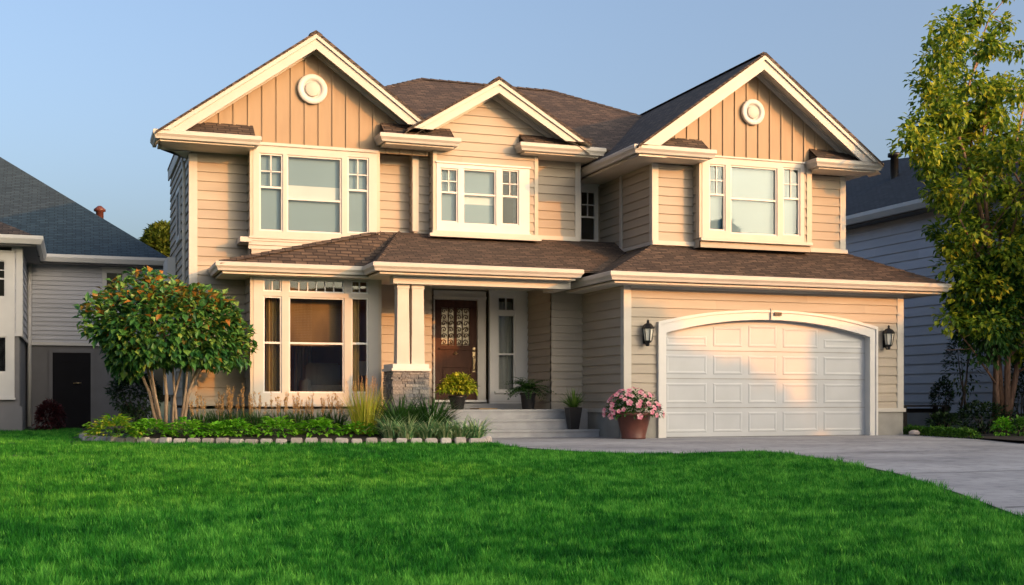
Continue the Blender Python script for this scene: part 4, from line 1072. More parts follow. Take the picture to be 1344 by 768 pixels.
# ================================================================== plants
rnd = random.Random(11)
def rv(): 
    while True:
        v = Vector((rnd.uniform(-1, 1), rnd.uniform(-1, 1), rnd.uniform(-1, 1)))
        if .05 < v.length < 1: return v.normalized()
def leaf(mb, p, d, L, W, up=None, fold=.25, droop=.25, mi=0):
    """one leaf: two folded halves with a bent tip"""
    d = d.normalized(); s = d.cross(up or Vector((0, 0, 1)))
    s = s.normalized() if s.length > 1e-3 else d.orthogonal().normalized()
    n = s.cross(d)
    m_ = p + d * L * .5; t = p + d * L - n * L * droop
    a = m_ + s * W * .5 + n * W * fold; b = m_ - s * W * .5 + n * W * fold; q = p + d * L * .52 - n * L * droop * .2
    k = len(mb.v); mb.v += [tuple(p), tuple(a), tuple(t), tuple(b), tuple(q)]
    mb.f += [(k, k + 4, k + 1), (k + 1, k + 4, k + 2), (k, k + 3, k + 4), (k + 4, k + 3, k + 2)]; mb.mi += [mi] * 4; mb.sm += [False] * 4
def blade(mb, p, az, L, W, lean, curl, seg=4, mi=0):
    """an arching strap leaf"""
    k = len(mb.v); pos = Vector(p); el = math.pi / 2 - lean
    s = Vector((-math.sin(az), math.cos(az), 0))
    for i in range(seg + 1):
        t = i / seg; w = W * (1 - t ** 2.2) * .5 + W * .03
        mb.v += [tuple(pos + s * w), tuple(pos - s * w)]
        dirv = Vector((math.cos(az) * math.cos(el), math.sin(az) * math.cos(el), math.sin(el)))
        pos = pos + dirv * (L / seg); el -= curl / seg
    for i in range(seg):
        a = k + 2 * i; mb.f.append((a, a + 1, a + 3, a + 2)); mb.mi.append(mi); mb.sm.append(True)

# ---- multi-stemmed bush tree in front of the left corner
tx, ty = at(221, 550, 23.7)[0], 23.7; tz = bed_z(tx, ty) - .03
T = thing('ornamental_tree', 'broad dome-crowned tree with several pale bare stems and orange-tipped leaves, in the planting bed', 'tree', (tx, ty, tz))
stems = MB(); tips = []
for (bx_, tx_, ty_, ybase, ytop) in ((207, 168, 455, 0, 0), (214, 196, 470, 0, 0), (217, 215, 460, 0, 0), (232, 228, 450, 0, 0), (236, 250, 452, 0, 0), (240, 266, 460, 0, 0), (226, 240, 470, 0, 0), (212, 182, 462, 0, 0)):
    dy = rnd.uniform(-.35, .45)
    p0 = Vector((at(bx_, 550, ty)[0], ty + rnd.uniform(-.08, .12), tz)); q = at(tx_, ty_ - 18, ty + dy); p3 = Vector((q[0], ty + dy, q[1]))
    mid1 = p0.lerp(p3, .35) + Vector((rnd.uniform(-.05, .05), 0, .05)); mid2 = p0.lerp(p3, .7) + Vector((rnd.uniform(-.06, .06), 0, 0))
    path = [p0, mid1, mid2, p3]; r0 = rnd.uniform(.028, .042)
    stems.tube(path, [r0, r0 * .85, r0 * .7, r0 * .5], 7); 
    for _ in range(4):
        e = p3 + Vector((rnd.uniform(-.7, .7), rnd.uniform(-.5, .5), rnd.uniform(.2, .75)))
        b0 = mid2.lerp(p3, rnd.uniform(.2, 1)); stems.tube([b0, b0.lerp(e, .5) + Vector((0, 0, .06)), e], [r0 * .45, r0 * .32, r0 * .15], 5)
stems.build('trunk', M['bark_light'], T)
cr = MB(); cx, cz = at(219, 440, ty); CR = (1.22, 1.05, .86)
bumps = [(rv(), rnd.uniform(.06, .24)) for _ in range(30)]
n_ = 0
while n_ < 5800:
    v = rv(); rr = rnd.uniform(.45, 1.0) ** .5
    lump = 1 + sum(h * max(0, v.dot(b) - .82) / .18 for b, h in bumps) - .08
    p = Vector((v.x * CR[0], v.y * CR[1], v.z * CR[2])) * rr * lump
    under = -.50 - (.22 if p.x < -.45 else .08 if p.x > .7 else 0)
    if p.z < under + rnd.uniform(-.10, .12): continue
    q = Vector((cx, ty, cz)) + p
    d_ = (v * .8 + rv() * .75 + Vector((0, 0, -.25)))
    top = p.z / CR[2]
    o_ = 1 if (rnd.random() < (.27 if top > .62 else .08 if top > .25 else .02) * (1.15 if v.y < .3 else .8)) else 0  # more orange towards the top, where sun highlights are painted in
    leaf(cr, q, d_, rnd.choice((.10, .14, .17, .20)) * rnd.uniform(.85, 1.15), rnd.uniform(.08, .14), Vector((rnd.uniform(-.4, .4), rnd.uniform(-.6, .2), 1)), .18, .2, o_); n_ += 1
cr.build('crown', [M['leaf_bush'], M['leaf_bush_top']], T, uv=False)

# ---- tall tree on the right
tx, ty = at(1312, 555, 22.3)[0], 22.3
T = thing('garden_tree', 'tall loose yellow-green tree with clustered reddish stems, rising past the top of the photo', 'tree', (tx, ty, .03))
tr = MB(); ends = []
def grow(p, d, L, r, depth):
    n = 4; path = [p]; q = p.copy(); dd = d.copy()
    for i in range(n):
        dd = (dd + rv() * .13 + Vector((0, 0, .03))).normalized(); q = q + dd * (L / n); path.append(q.copy())
    if 672 + F * (q.x * cY - q.y * sY) / (q.x * sY + q.y * cY) > 1238: tr.tube(path, [r * (1 - .55 * i / n) for i in range(n + 1)], 6 if depth < 2 else 4)
    if depth >= 2:
        ends.append((path[-1], path[2], path[3])); return
    for i in (1, 2, 3, 4, 4):
        sd = (dd * .55 + rv() * .75 + Vector((0, 0, .15))).normalized()
        grow(path[i], sd, L * rnd.uniform(.30, .42), r * .42, depth + 1)
for (a, lean, hgt) in ((2.6, .05, 7.4), (3.3, .10, 6.0), (0.4, .12, 8.0), (1.3, .10, 8.6), (5.2, .14, 6.8), (3.9, .14, 4.4), (0, .28, 5.6)):
    b0 = Vector((tx + .16 * math.cos(a), ty + .16 * math.sin(a), .03))
    grow(b0, Vector((math.cos(a) * lean, math.sin(a) * lean, 1)).normalized(), hgt, rnd.uniform(.055, .085), 0)
tr.build('trunk', M['bark_red'], T)
cr = MB()
def cluster(c, r, n, L0=.12, L1=.19):
    for _ in range(int(n * 3.2)):
        v = rv(); p = c + Vector((v.x, v.y, v.z * .8)) * r * rnd.uniform(.15, 1)
        leaf(cr, p, v + rv() * .8 + Vector((0, 0, -.35)), rnd.uniform(L0, L1), rnd.uniform(.075, .125), Vector((rnd.uniform(-.5, .5), rnd.uniform(-.7, .3), 1)), .15, .2)
for e0, e1, e2 in ends:
    w_ = e0 - Vector((0, 0, 0)); dp = w_.x * sY + w_.y * cY; pxx = 672 + F * (w_.x * cY - w_.y * sY) / dp
    if e0.z > 2.0 and pxx > 1225:
        cluster(e0, rnd.uniform(.28, .5), rnd.randint(16, 34)); cluster(e2, .25, 8)
outl = [(1250, 40), (1232, 75), (1218, 105), (1228, 130), (1250, 150), (1208, 165), (1200, 185), (1218, 195), (1240, 205), (1232, 225), (1240, 250), (1258, 285), (1250, 320), (1262, 350), (1268, 380), (1280, 20), (1300, 60), (1275, 110), (1290, 150), (1270, 190), (1300, 210), (1320, 250), (1290, 290), (1320, 330), (1290, 360), (1330, 390), (1335, 120), (1330, 180), (1340, 300), (1310, 410), (1275, 410), (1275, 425), (1300, 440), (1325, 440), (1340, 460), (1300, 375), (1340, 350), (1222, 210), (1235, 160)]
for (px, py) in outl:
    yy = ty + rnd.uniform(-1.1, .9); q = at(px, py, yy); c = Vector((q[0], yy, q[1]))
    s0 = Vector((tx + rnd.uniform(-.4, .5), ty, max(1.5, c.z - 1.6)))
    tr2 = [s0, s0.lerp(c, .5) + Vector((0, 0, .2)), c]
    cluster(c, rnd.uniform(.34, .55), rnd.randint(60, 95))
cr.build('crown', M['leaf_tree'], T, uv=False)
# lower, darker shrub tree beneath it
def shrub(name, label, cat, c, rad, n, mat, L=(.08, .14), W=(.04, .07), stems_mat='bark_dark', group=None, lumps=12, nst=5, solid=.35, flat=.0):
    T = thing(name, label, cat, (c[0], c[1], c[2] - rad[2] if c[2] - rad[2] > 0 else 0.02), group)
    z0 = c[2] - rad[2]
    st = MB()
    for _ in range(nst):
        e = Vector(c) + Vector((rnd.uniform(-.6, .6) * rad[0], rnd.uniform(-.6, .6) * rad[1], rnd.uniform(-.2, .6) * rad[2]))
        b = Vector((c[0] + rnd.uniform(-.1, .1), c[1] + rnd.uniform(-.1, .1), max(0, z0 - .2))); st.tube([b, b.lerp(e, .5) + rv() * .05, e], [.02, .015, .007], 5)
    st.build('stems', M[stems_mat], T)
    mb = MB(); bp = [(rv(), rnd.uniform(.05, .22)) for _ in range(lumps)]
    for _ in range(n):
        v = rv()
        if v.z < -flat and rnd.random() < .4: v.z = abs(v.z)
        k = 1 + sum(h * max(0, v.dot(b) - .75) / .25 for b, h in bp) - .08
        p = Vector(c) + Vector((v.x * rad[0], v.y * rad[1], v.z * rad[2])) * k * (rnd.uniform(solid, 1) ** .5)
        leaf(mb, p, v + rv() * .7, rnd.uniform(*L), rnd.uniform(*W), Vector((rnd.uniform(-.5, .5), rnd.uniform(-.6, .2), 1)), .15, .2)
    mb.build('foliage', M[mat], T, uv=False); return T
def shrub_px(name, label, cat, px, py, D, wpx, hpx, n, mat, dep=.8, **k):
    x, z = at(px, py, D); t = D / (cY - (px - 672) / F * sY); w = wpx / F * t; h = hpx / F * t
    return shrub(name, label, cat, (x, D, z), (w, w * dep, h), n, mat, **k)
shrub_px('shrub', 'dark leafy shrub tree in front of the slate-grey side wall, under the tall tree', 'shrub', 1296, 405, 21.9, 48, 62, 3600, 'leaf_fern', L=(.12, .20), W=(.06, .10), lumps=22)
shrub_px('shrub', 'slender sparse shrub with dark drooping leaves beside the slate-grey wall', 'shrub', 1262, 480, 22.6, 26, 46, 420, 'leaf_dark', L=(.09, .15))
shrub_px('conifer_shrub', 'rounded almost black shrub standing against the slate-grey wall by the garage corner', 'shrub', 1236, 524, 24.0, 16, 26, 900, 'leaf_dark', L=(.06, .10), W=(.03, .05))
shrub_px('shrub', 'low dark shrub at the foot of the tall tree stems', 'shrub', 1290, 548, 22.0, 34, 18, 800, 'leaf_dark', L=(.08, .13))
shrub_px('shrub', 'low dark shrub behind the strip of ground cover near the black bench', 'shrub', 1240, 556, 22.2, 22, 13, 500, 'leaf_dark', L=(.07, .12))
shrub_px('shrub', 'small bright green plant at the base of the tall tree', 'plant', 1316, 562, 20.6, 13, 12, 260, 'leaf_lime', L=(.06, .11))
shrub_px('shrub', 'small bright green plant cut by the right edge of the photo', 'plant', 1338, 562, 20.4, 10, 12, 220, 'clover', L=(.06, .11))
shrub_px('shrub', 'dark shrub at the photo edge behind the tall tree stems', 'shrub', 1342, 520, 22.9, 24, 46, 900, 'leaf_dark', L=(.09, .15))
# strip of ground cover along the paving
gc = MB()
(xa, ya), (xb, yb) = BED_R[0], BED_R[2]
for _ in range(2600):
    t = rnd.random(); w = rnd.uniform(0, 1); h = .16 * math.sin(math.pi * min(1, max(.05, w))) * rnd.uniform(.5, 1.1)
    p = Vector((xa + (xb - xa) * t + rnd.uniform(-.05, .05), ya + (yb - ya) * t + .03 + .5 * w, .03 + h)); leaf(gc, p, rv() + Vector((0, -.3, .3)), rnd.uniform(.04, .08), rnd.uniform(.03, .045))
tag(gc.build('ground_cover', M['clover'], uv=False), kind='stuff')
# black bench behind the garage corner
bx_, bz_ = at(1203, 533, 23.6)
T = thing('garden_bench', 'black slatted bench half hidden beyond the garage corner', 'bench', (bx_ + .2, 23.6, 0))
b = MB()
for k in range(4): b.box(bx_ - .5, bx_ + .75, 23.45 + .11 * k, 23.54 + .11 * k, .62, .66)
b.build('seat', M['iron'], T)
for (ax, ay) in ((bx_ + .70, 23.46), (bx_ + .70, 23.8), (bx_ - .45, 23.46), (bx_ - .45, 23.8)):
    b = MB(); b.box(ax - .05, ax + .05, ay - .03, ay + .05, 0, .618); b.build('leg', M['iron'], T)
b = MB(); b.box(bx_ - .5, bx_ + .75, 23.83, 23.87, .48, .58); b.build('rail', M['iron'], T)
sx_, sz_ = at(1200, 566, 21.6); b = MB(); b.lathe([(.02, 0), (.11, .01), (.12, .06), (.07, .1), (.001, .11)], (sx_, 21.6, .03), 12)
tag(b.build('stone', M['edging'], loc=(sx_, 21.6, .03)), 'small pale rounded stone lying at the end of the ground cover', 'stone')

# ---- shrubs on the left
shrub_px('burgundy_shrub', 'dark burgundy shrub beside the black door of the grey house', 'shrub', 66, 549, 33.6, 18, 20, 1100, 'leaf_red', L=(.08, .14))
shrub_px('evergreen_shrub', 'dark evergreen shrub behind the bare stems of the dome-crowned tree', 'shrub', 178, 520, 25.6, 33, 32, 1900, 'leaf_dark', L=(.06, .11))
# tree far behind, between the two houses
shrub_px('background_tree', 'sunlit yellow-green tree far behind, in the gap left of the tan house', 'tree', 208, 345, 52, 24, 44, 3000, 'leaf_mid', L=(.22, .36), W=(.14, .22), lumps=18, nst=8)

# ---- the planting bed
def rosette(T, c, r, h, n, mat, L=(.09, .16), W=(.06, .10)):
    mb = MB()
    for _ in range(n):
        a = rnd.uniform(0, 6.283); el = rnd.uniform(.05, 1.45); k = rnd.uniform(.55, 1)
        v = Vector((math.cos(a) * math.cos(el), math.sin(a) * math.cos(el), math.sin(el)))
        p = Vector(c) + Vector((v.x * r, v.y * r, v.z * h)) * k
        leaf(mb, p, v * Vector((1, 1, .5)).length * .5 + Vector((math.cos(a), math.sin(a), .1)) + rv() * .5, rnd.uniform(*L), rnd.uniform(*W), None, .15, .3)
    mb.build('foliage', M[mat], T, uv=False)
    st = MB()
    for _ in range(5):
        a = rnd.uniform(0, 6.283); e = Vector(c) + Vector((math.cos(a) * r * .5, math.sin(a) * r * .5, h * .6)); st.tube([c, e], [.008, .004], 4)
    st.build('stems', M['leaf_fern'], T)
ROW = [(150, 561, 40, 18, 'leaf_spring', 'low golden-green plant at the tree end of the row along the stone edging'),
       (199, 564, 27, 16, 'leaf_lime', 'bright green leafy mound under the bare stems, next to the golden-green plant'),
       (243, 564, 24, 16, 'leaf_lime', 'bright green leafy mound in front of the bare stems nearest the house corner'),
       (283, 567, 22, 13, 'leaf_lime', 'bright green leafy mound below the shaded strip of siding left of the big window'),
       (311, 565, 24, 16, 'leaf_lime', 'bright green leafy mound below the left edge of the big window casing'),
       (362, 565, 32, 17, 'leaf_lime', 'largest bright green leafy mound, below the left part of the big window'),
       (418, 566, 28, 16, 'leaf_lime', 'bright green leafy mound below the middle of the big window'),
       (470, 568, 27, 13, 'leaf_lime', 'bright green leafy mound at the foot of the tall yellow grass')]
for (px, py, w, h, mat, lab) in ROW:
    D = 22.88; x, zc = at(px, py, D); t = D / (cY - (px - 672) / F * sY); r = w / F * t
    z = bed_z(x, D) - .01
    T = thing('leafy_plant', lab, 'plant', (x, D, z), 'leafy mounds along the stone edging')
    rosette(T, (x, D, z), r, max(.2, (583 - py + h) / F * t - z * 1.0 - .06), int(230 * w / 26), mat)
# back row: dark strap leaves with apricot plumes
def strap_clump(name, lab, cat, x, y, z, n, L, W, lean, curl, mat, group=None, spread=.12, parent=None):
    T = parent or thing(name, lab, cat, (x, y, z), group)
    mb = MB()
    for _ in range(n):
        a = rnd.uniform(0, 6.283); rr = spread * math.sqrt(rnd.random())
        blade(mb, (x + rr * math.cos(a), y + rr * math.sin(a), z), a + rnd.uniform(-.5, .5), rnd.uniform(*L), rnd.uniform(*W), rnd.uniform(*lean), rnd.uniform(*curl))
    mb.build('blades', M[mat], T, uv=False); return T
PL = [(262, 'first plumed grass beside the house corner board'), (288, 'plumed grass below the siding left of the big window'), (312, 'tallest apricot plumed grass, before the left casing of the big window'), (338, 'plumed grass before the narrow left pane of the big window'), (369, 'plumed grass at the left edge of the big central pane'), (390, 'plumed grass below the middle of the big central pane'), (417, 'plumed grass below the right part of the big central pane'), (440, 'plumed grass next to the tall yellow grass')]
for i, (px, lab) in enumerate(PL):
    D = 23.75 + .1 * (i % 2); x, _ = at(px, 540, D); z = bed_z(x, D) - .01
    T = thing('plumed_grass', lab, 'grass', (x, D, z), 'plumed grasses under the big window')
    strap_clump('', '', '', x, D, z, 130, (.30, .48), (.010, .018), (.05, .7), (.2, 1.2), 'leaf_fern', parent=T, spread=.2)
    mb = MB()
    for j in range(7 if i != 2 else 9):
        a = rnd.uniform(0, 6.283); b = Vector((x + .14 * math.cos(a), D + .1 * math.sin(a), z)); top = b + Vector((rnd.uniform(-.08, .08), rnd.uniform(-.05, .05), rnd.uniform(.44, .64) + (.16 if i == 2 else 0)))
        for _ in range(44):
            t = rnd.uniform(.5, 1.05); p = b.lerp(top, t) + rv() * .022; leaf(mb, p, (top - b) + rv() * .3, rnd.uniform(.04, .07), .014, None, .1, .1)
        mb.tube([b, top], [.004, .002], 4)
    mb.build('plumes', M['plume'], T, uv=False)
# tall yellow grass
x, D = at(478, 545, 23.0)[0], 23.0; z = bed_z(x, D) - .02
T = strap_clump('ornamental_grass', 'tall upright yellow ornamental grass before the right casing of the big window', 'grass', x, D, z, 340, (.6, 1.05), (.010, .016), (.0, .42), (.05, .55), 'leaf_yellow', spread=.20)
mb = MB()
for j in range(34):
    a = rnd.uniform(0, 6.283); b = Vector((x + .15 * math.cos(a), D + .1 * math.sin(a), z)); top = b + Vector((math.cos(a) * rnd.uniform(.0, .25), rnd.uniform(-.1, .1), rnd.uniform(.85, 1.1)))
    mb.tube([b, b.lerp(top, .6), top], [.003, .003, .002], 4)
    for _ in range(16):
        t = rnd.uniform(.78, 1.03); leaf(mb, b.lerp(top, t) + rv() * .014, (top - b) + rv() * .3, rnd.uniform(.03, .05), .007, None, .1, .1)
mb.build('plumes', M['plume'], T, uv=False)
# dark daylily clumps behind
for (px, D, lab) in ((526, 22.95, 'dark green strap-leaved clump between the yellow grass and the stone pier'), (565, 22.9, 'dark green strap-leaved clump in front of the stone pier, beside the steps')):
    x = at(px, 545, D)[0]; strap_clump('daylily', lab, 'plant', x, D, bed_z(x, D) - .02, 320, (.68, 1.0), (.020, .034), (.05, .9), (.6, 1.7), 'leaf_fern', 'dark strap-leaved clumps', .25)
for i, (px, py, lab) in enumerate(((513, 575, 'first variegated arching plant beside the bright green mounds'), (535, 577, 'second variegated arching plant from the yellow grass'), (560, 577, 'variegated arching plant directly before the stone pier'), (583, 577, 'variegated arching plant below the black pot of yellow-green leaves'), (605, 577, 'variegated arching plant next to the end of the row by the steps'), (624, 577, 'variegated arching plant at the paving end of the bed, against the steps'))):
    D = 22.15 - .05 * i if i else 22.35; x = at(px, py, D)[0]; big = 1.15 if i < 2 else 1.0
    strap_clump('variegated_plant', lab, 'plant', x, D, .05, 120, (.38 * big, .62 * big), (.018, .030), (.05, .75), (.9, 2.3), 'leaf_pale', 'variegated arching plants', .16)
# stone edging
path = []; 
for (a, b), (c, e) in zip(BED[:-1], BED[1:]):
    n = max(1, int(math.hypot(c - a, e - b) / .02))
    path += [(a + (c - a) * i / n, b + (e - b) * i / n) for i in range(n)]
path.append(BED[-1])
acc = 0; nxt = .10; bricks = []
for p, q in zip(path[:-1], path[1:]):
    acc += math.hypot(q[0] - p[0], q[1] - p[1])
    if acc >= nxt: bricks.append((p[0], p[1], math.atan2(q[1] - p[1], q[0] - p[0]))); nxt += .262
proto = None
for i, (x, y, a) in enumerate(bricks):
    if proto is None:
        bm_ = bmesh.new(); bmesh.ops.create_cube(bm_, size=1)
        for v in bm_.verts: v.co = Vector((v.co.x * .205, v.co.y * .13, v.co.z * .15 + .035))
        bmesh.ops.bevel(bm_, geom=bm_.edges[:], offset=.016, segments=2, affect='EDGES')
        me = bpy.data.meshes.new('edging_brick'); bm_.to_mesh(me); bm_.free(); me.materials.append(M['edging'])
        o = bpy.data.objects.new('edging_brick', me); proto = o
    else: o = proto.copy()
    col.objects.link(o); o.location = (x, y + rnd.uniform(-.01, .01), rnd.uniform(-.015, .012)); o.rotation_euler = (0, rnd.uniform(-.03, .03), a + rnd.uniform(-.06, .06)); o.scale = (rnd.uniform(.88, 1.08), 1, rnd.uniform(.92, 1.06))
    tag(o, 'pale grey-pink edging brick set in the line between lawn and planting bed', 'brick', 'edging bricks along the planting bed')

# ---- pots
def pot(T, c, r_top, r_bot, h, mat, lip=.02, soil=True):
    b = MB(); b.lathe([(.001, 0), (r_bot, 0), (r_bot * 1.02, .02), (r_top * .98, h - .06), (r_top, h - .055), (r_top + lip, h - .05), (r_top + lip, h - .005), (r_top + lip - .01, h), (r_top - .02, h), (r_top - .03, h - .04)], c, 36); b.build('pot', M[mat], T)
    b = MB(); b.lathe([(r_top - .025, h - .05), (.001, h - .035)], c, 24); b.build('soil', M['soil'], T)
def pxm(D, px): return D / (cY - (px - 672) / F * sY) / F
# yellow-green leaves in a black pot
D = 24.35; x, _ = at(600.5, 533, D); z = .58
T = thing('potted_plant', 'black round pot of yellow-green broad leaves before the front door', 'potted plant', (x, D, z), 'potted plants on the porch')
pot(T, (x, D, z), .175, .125, .29, 'pot_black')
mb = MB()
for _ in range(900):
    v = rv(); v.z = abs(v.z) - .15; k = rnd.uniform(.45, 1); p = Vector((x, D, z + .42)) + Vector((v.x * .40, v.y * .34, v.z * .34)) * k; leaf(mb, p, v + rv() * .6 + Vector((0, -.2, -.1)), rnd.uniform(.09, .15), rnd.uniform(.05, .08), None, .15, .25)
mb.build('foliage', M['leaf_gold'], T, uv=False)
mb = MB()
for _ in range(9): mb.tube([(x + rnd.uniform(-.04, .04), D, z + .25), (x + rnd.uniform(-.2, .2), D + rnd.uniform(-.15, .15), z + .5)], [.008, .004], 5)
mb.build('stems', M['leaf_fern'], T)
# arching fern in a black pot
D = 24.55; x, _ = at(693, 533, D)
T = thing('potted_fern', 'black round pot with dark arching palm fronds under the sidelight', 'potted plant', (x, D, z), 'potted plants on the porch')
pot(T, (x, D, z), .165, .13, .36, 'pot_black')
mb = MB()
for _ in range(70):
    a = rnd.uniform(0, 6.283); L = rnd.uniform(.42, .64); el = rnd.uniform(.35, 1.4); pos = Vector((x, D, z + .34)); 
    for i in range(9):
        d_ = Vector((math.cos(a) * math.cos(el), math.sin(a) * math.cos(el), math.sin(el))); pos = pos + d_ * L / 9; el -= .16
        s_ = Vector((-math.sin(a), math.cos(a), 0))
        if i > 0:
            for sg in (1, -1): leaf(mb, pos, d_ * .7 + s_ * sg, 1.35 * .12 * (1 - i / 13), .030, None, .1, .2)
mb.build('fronds', M['leaf_fern'], T, uv=False)
# spiky plant in a tall pot on the lower step
D = 23.58; x, _ = at(752.5, 565, D); z = .165
T = thing('potted_spiky_plant', 'tall narrow black pot with spiky green leaves on the lowest step', 'potted plant', (x, D, z), 'potted plants on the porch')
b = MB()
for sgn in (1,): b.quadstrip([[(x - .09, D - .09, z), (x + .09, D - .09, z), (x + .09, D + .09, z), (x - .09, D + .09, z)], [(x - .145, D - .145, z + .46), (x + .145, D - .145, z + .46), (x + .145, D + .145, z + .46), (x - .145, D + .145, z + .46)], [(x - .12, D - .12, z + .46), (x + .12, D - .12, z + .46), (x + .12, D + .12, z + .46), (x - .12, D + .12, z + .46)], [(x - .12, D - .12, z + .42), (x + .12, D - .12, z + .42), (x + .12, D + .12, z + .42), (x - .12, D + .12, z + .42)]], smooth=False)
b.build('pot', M['pot_black'], T)
mb = MB()
for _ in range(120): a = rnd.uniform(0, 6.283); blade(mb, (x + .03 * math.cos(a), D + .03 * math.sin(a), z + .44), a, rnd.uniform(.28, .48), rnd.uniform(.022, .034), rnd.uniform(0, 1.3), rnd.uniform(.1, .7), 4)
mb.build('blades', M['leaf_spike'], T, uv=False)
mb = MB()
for _ in range(26): a = rnd.uniform(0, 6.283); blade(mb, (x, D, z + .46), a, rnd.uniform(.15, .24), .03, rnd.uniform(1.1, 1.6), .6, 3)
mb.build('lower_leaves', M['leaf_dark'], T, uv=False)
# pink flowers in a brown bowl pot
D = 21.85; x, _ = at(831.5, 577, D); z = .012; s = pxm(D, 831)
T = thing('flower_pot', 'wide brown pot overflowing with pink flowers on the driveway beside the garage', 'flower pot', (x, D, z))
b = MB(); h = .52
b.lathe([(.001, 0), (.235, 0), (.245, .03), (.235, .045), (.335, h - .075), (.345, h - .07), (.345, h - .055), (.44, h - .05), (.445, h - .02), (.43, h), (.37, h), (.35, h - .05)], (x, D, z), 48); b.build('pot', M['terracotta'], T)
b = MB(); b.lathe([(.36, h - .05), (.001, h + .02)], (x, D, z), 24); b.build('soil', M['soil'], T)
mb = MB()
for _ in range(1000):
    v = rv(); v.z = abs(v.z) * .98 - .12; k = rnd.uniform(.5, 1); p = Vector((x, D, z + h - .02)) + Vector((v.x * .60, v.y * .46, v.z * .52)) * k; leaf(mb, p, v + rv() * .7, rnd.uniform(.06, .10), rnd.uniform(.035, .06), None, .15, .25)
mb.build('foliage', M['leaf_fern'], T, uv=False)
spots = []
tries = 0
while len(spots) < 62 and tries < 4000:
    tries += 1
    v = rv(); v.z = abs(v.z) - .1; p = Vector((x, D, z + h - .02)) + Vector((v.x * .61, v.y * .47, v.z * .545))
    if all((p - q).length > .085 for q in spots): spots.append(p)
    else: continue
    n_ = (v + Vector((0, -.3, .1)) + rv() * .3).normalized(); a0 = n_.orthogonal().normalized(); b0 = n_.cross(a0); r_ = rnd.uniform(.045, .072); fl = MB(); ht = MB()
    for k in range(5):
        t = 2 * math.pi * k / 5; dd = a0 * math.cos(t) + b0 * math.sin(t); ss = -a0 * math.sin(t) + b0 * math.cos(t)
        q0 = p + n_ * .01; fl.face([q0, q0 + dd * r_ * .6 + ss * r_ * .55 + n_ * .015, q0 + dd * r_ * 1.05 + n_ * .002, q0 + dd * r_ * .6 - ss * r_ * .55 + n_ * .015])
    ht.lathe([(.012, 0), (.009, .012), (.001, .015)], tuple(p + n_ * .012), 8)
    fo = fl.build('flower', M['petal'], T, uv=False); ht.build('flower_heart', M['petal_heart'], fo, uv=False)

# ================================================================== lawn grass
pm = bpy.data.meshes.new('grass_tuft'); tv = MB()
for _ in range(230):
    a = rnd.uniform(0, 6.283); rr = .23 * math.sqrt(rnd.random()); az = rnd.uniform(0, 6.283)
    blade(tv, (rr * math.cos(a), rr * math.sin(a), -.005), az, rnd.uniform(.035, .09), rnd.uniform(.0035, .0075), rnd.uniform(0, .75), rnd.uniform(.2, 1.2), 2)
pm.from_pydata(tv.v, [], tv.f); pm.materials.append(M['grass'])
tuft = bpy.data.objects.new('grass_tuft', pm)
pts = []; g2 = random.Random(5)
def lawn_ok(x, y):
    if inside(DRIVE, x, y) or edge_dist(x, y) < .17: return False
    if BED[0][0] - .15 < x < BED[-1][0] + .1 and y > bed_front(x) - .16: return False
    return not (y > 19 and x > 7.3)
y = 4.2
while y < 34:
    st = .135 + .012 * max(0, y - 6)
    u0, u1 = -.46, .46
    r0 = (u0 * cY + sY) / (cY - u0 * sY); r1 = (u1 * cY + sY) / (cY - u1 * sY)
    x = r0 * y - .5
    while x < r1 * y + .5:
        xx = x + g2.uniform(-.5, .5) * st; yy = y + g2.uniform(-.5, .5) * st
        if lawn_ok(xx, yy) and not (yy > 22.5 and xx > 1.9) and not (yy > 32 and xx < -.5): pts.append((xx, yy, ground_z(xx, yy)))
        x += st
    y += st
gm_ = bpy.data.meshes.new('grass'); gm_.from_pydata(pts, [], []); go = bpy.data.objects.new('grass', gm_); col.objects.link(go)
tag(go, kind='stuff'); go.data.materials.append(M['grass'])
nt = bpy.data.node_groups.new('scatter_grass', 'GeometryNodeTree')
nt.interface.new_socket('Geometry', in_out='INPUT', socket_type='NodeSocketGeometry'); nt.interface.new_socket('Geometry', in_out='OUTPUT', socket_type='NodeSocketGeometry')
gi = nt.nodes.new('NodeGroupInput'); gout = nt.nodes.new('NodeGroupOutput'); ip = nt.nodes.new('GeometryNodeInstanceOnPoints'); oi = nt.nodes.new('GeometryNodeObjectInfo'); oi.inputs['Object'].default_value = tuft
r1 = nt.nodes.new('FunctionNodeRandomValue'); r1.data_type = 'FLOAT_VECTOR'; r1.inputs[0].default_value = (-.06, -.06, 0); r1.inputs[1].default_value = (.06, .06, 6.283)
r2 = nt.nodes.new('FunctionNodeRandomValue'); r2.data_type = 'FLOAT'; r2.inputs[2].default_value = .65; r2.inputs[3].default_value = 1.3
L = nt.links.new; L(gi.outputs[0], ip.inputs['Points']); L(oi.outputs['Geometry'], ip.inputs['Instance']); L(r1.outputs[0], ip.inputs['Rotation']); L(r2.outputs[1], ip.inputs['Scale']); L(ip.outputs[0], gout.inputs[0])
md = go.modifiers.new('scatter', 'NODES'); md.node_group = nt
print('GRASS', len(pts))

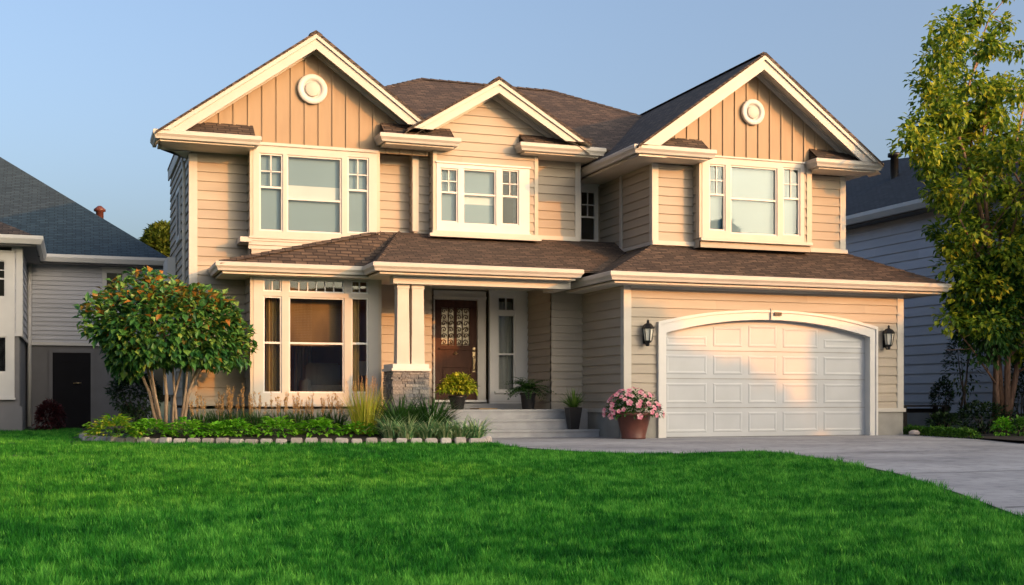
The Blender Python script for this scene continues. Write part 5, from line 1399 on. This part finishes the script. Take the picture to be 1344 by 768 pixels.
# ================================================================== across the street, behind the viewer: unseen trees and houses added and shaped to shade lawn and house foot
def added_shade_tree(lab, x, y, h, r, n=2600, lf=(.5, .8), lump=1.0):
    T = thing('street_tree', lab, 'tree', (x, y, -.7), 'trees across the street')
    b = MB(); b.tube([(x, y, -.7), (x + .1, y, h * .4), (x, y, h * .8)], [.28, .2, .08], 8); b.build('trunk', M['bark_dark'], T)
    mb = MB(); bp = [(rv(), rnd.uniform(.05, .2)) for _ in range(14)]
    c = Vector((x, y, h - r[1]))
    for _ in range(n):
        v = rv(); k = 1 + lump * sum(q * max(0, v.dot(w) - .75) / .25 for w, q in bp) - .1
        p = c + Vector((v.x * r[0], v.y * r[0], v.z * r[1])) * k * (rnd.uniform(.1, 1) ** .45); leaf(mb, p, v + rv(), rnd.uniform(*lf), rnd.uniform(*lf) * .62, None, .1, .1)
    mb.build('crown', M['leaf_dark'], T, uv=False)
SE1 = Vector((math.cos(SUN_AZ), math.sin(SUN_AZ), 0)); SE2 = Vector((math.sin(SUN_AZ), -math.cos(SUN_AZ), 0))
def across(a, b): return SE1 * a + SE2 * b

def across_block(name, lab, a0, a1, b0, b1, ze, zr):
    c = across((a0 + a1) / 2, (b0 + b1) / 2); T = thing(name, lab, 'house', (c.x, c.y, -.7))
    def P(a, b, z): p = across(a, b); return (p.x, p.y, z)
    w = MB(); w.quadstrip([[P(a0, b0, -.9), P(a1, b0, -.9), P(a1, b1, -.9), P(a0, b1, -.9)], [P(a0, b0, ze), P(a1, b0, ze), P(a1, b1, ze), P(a0, b1, ze)]], smooth=False); w.build('wall', M['n_siding'], T)
    r = MB(); bm2 = (b0 + b1) / 2; o = .4
    r.slab([P(a0 - o, b0 - o, ze), P(a1 + o, b0 - o, ze), P(a1 + o, bm2, zr), P(a0 - o, bm2, zr)], .1); r.slab([P(a0 - o, b1 + o, ze), P(a0 - o, bm2, zr), P(a1 + o, bm2, zr), P(a1 + o, b1 + o, ze)], .1)
    r.build('roof', [M['slate_dark'], M['white']], T)
def ttree(lab, a, rx, top, rz, b=26, n=5200, **kw):
    p = across(a, b); added_shade_tree(lab, p.x, p.y, top, (rx, rz), n, **kw)
across_block('street_house', 'long two-storey house across the street, behind the viewer', -22, 21, 29, 37, 6.4, 8.0)
across_block('street_house', 'taller house across the street, behind the viewer and to the right', 25.0, 52, 26, 36, 9.3, 9.9)
ttree('street tree across the road whose shade falls on the left corner of the tan house', 15.2, 2.8, 9.5, 3.2)
ttree('street tree across the road whose shade falls below the big window', 18.2, 2.5, 8.9, 3.0)
ttree('tallest street tree across the road, shading the garage corner', 20.95, 2.1, 10.6, 5.0, n=15000, lf=(.3, .5), lump=.6)
ttree('round street tree across the road whose shade curves over the garage door', 21.4, 3.58, 9.42, 3.25, n=26000, lf=(.26, .42), lump=.35)
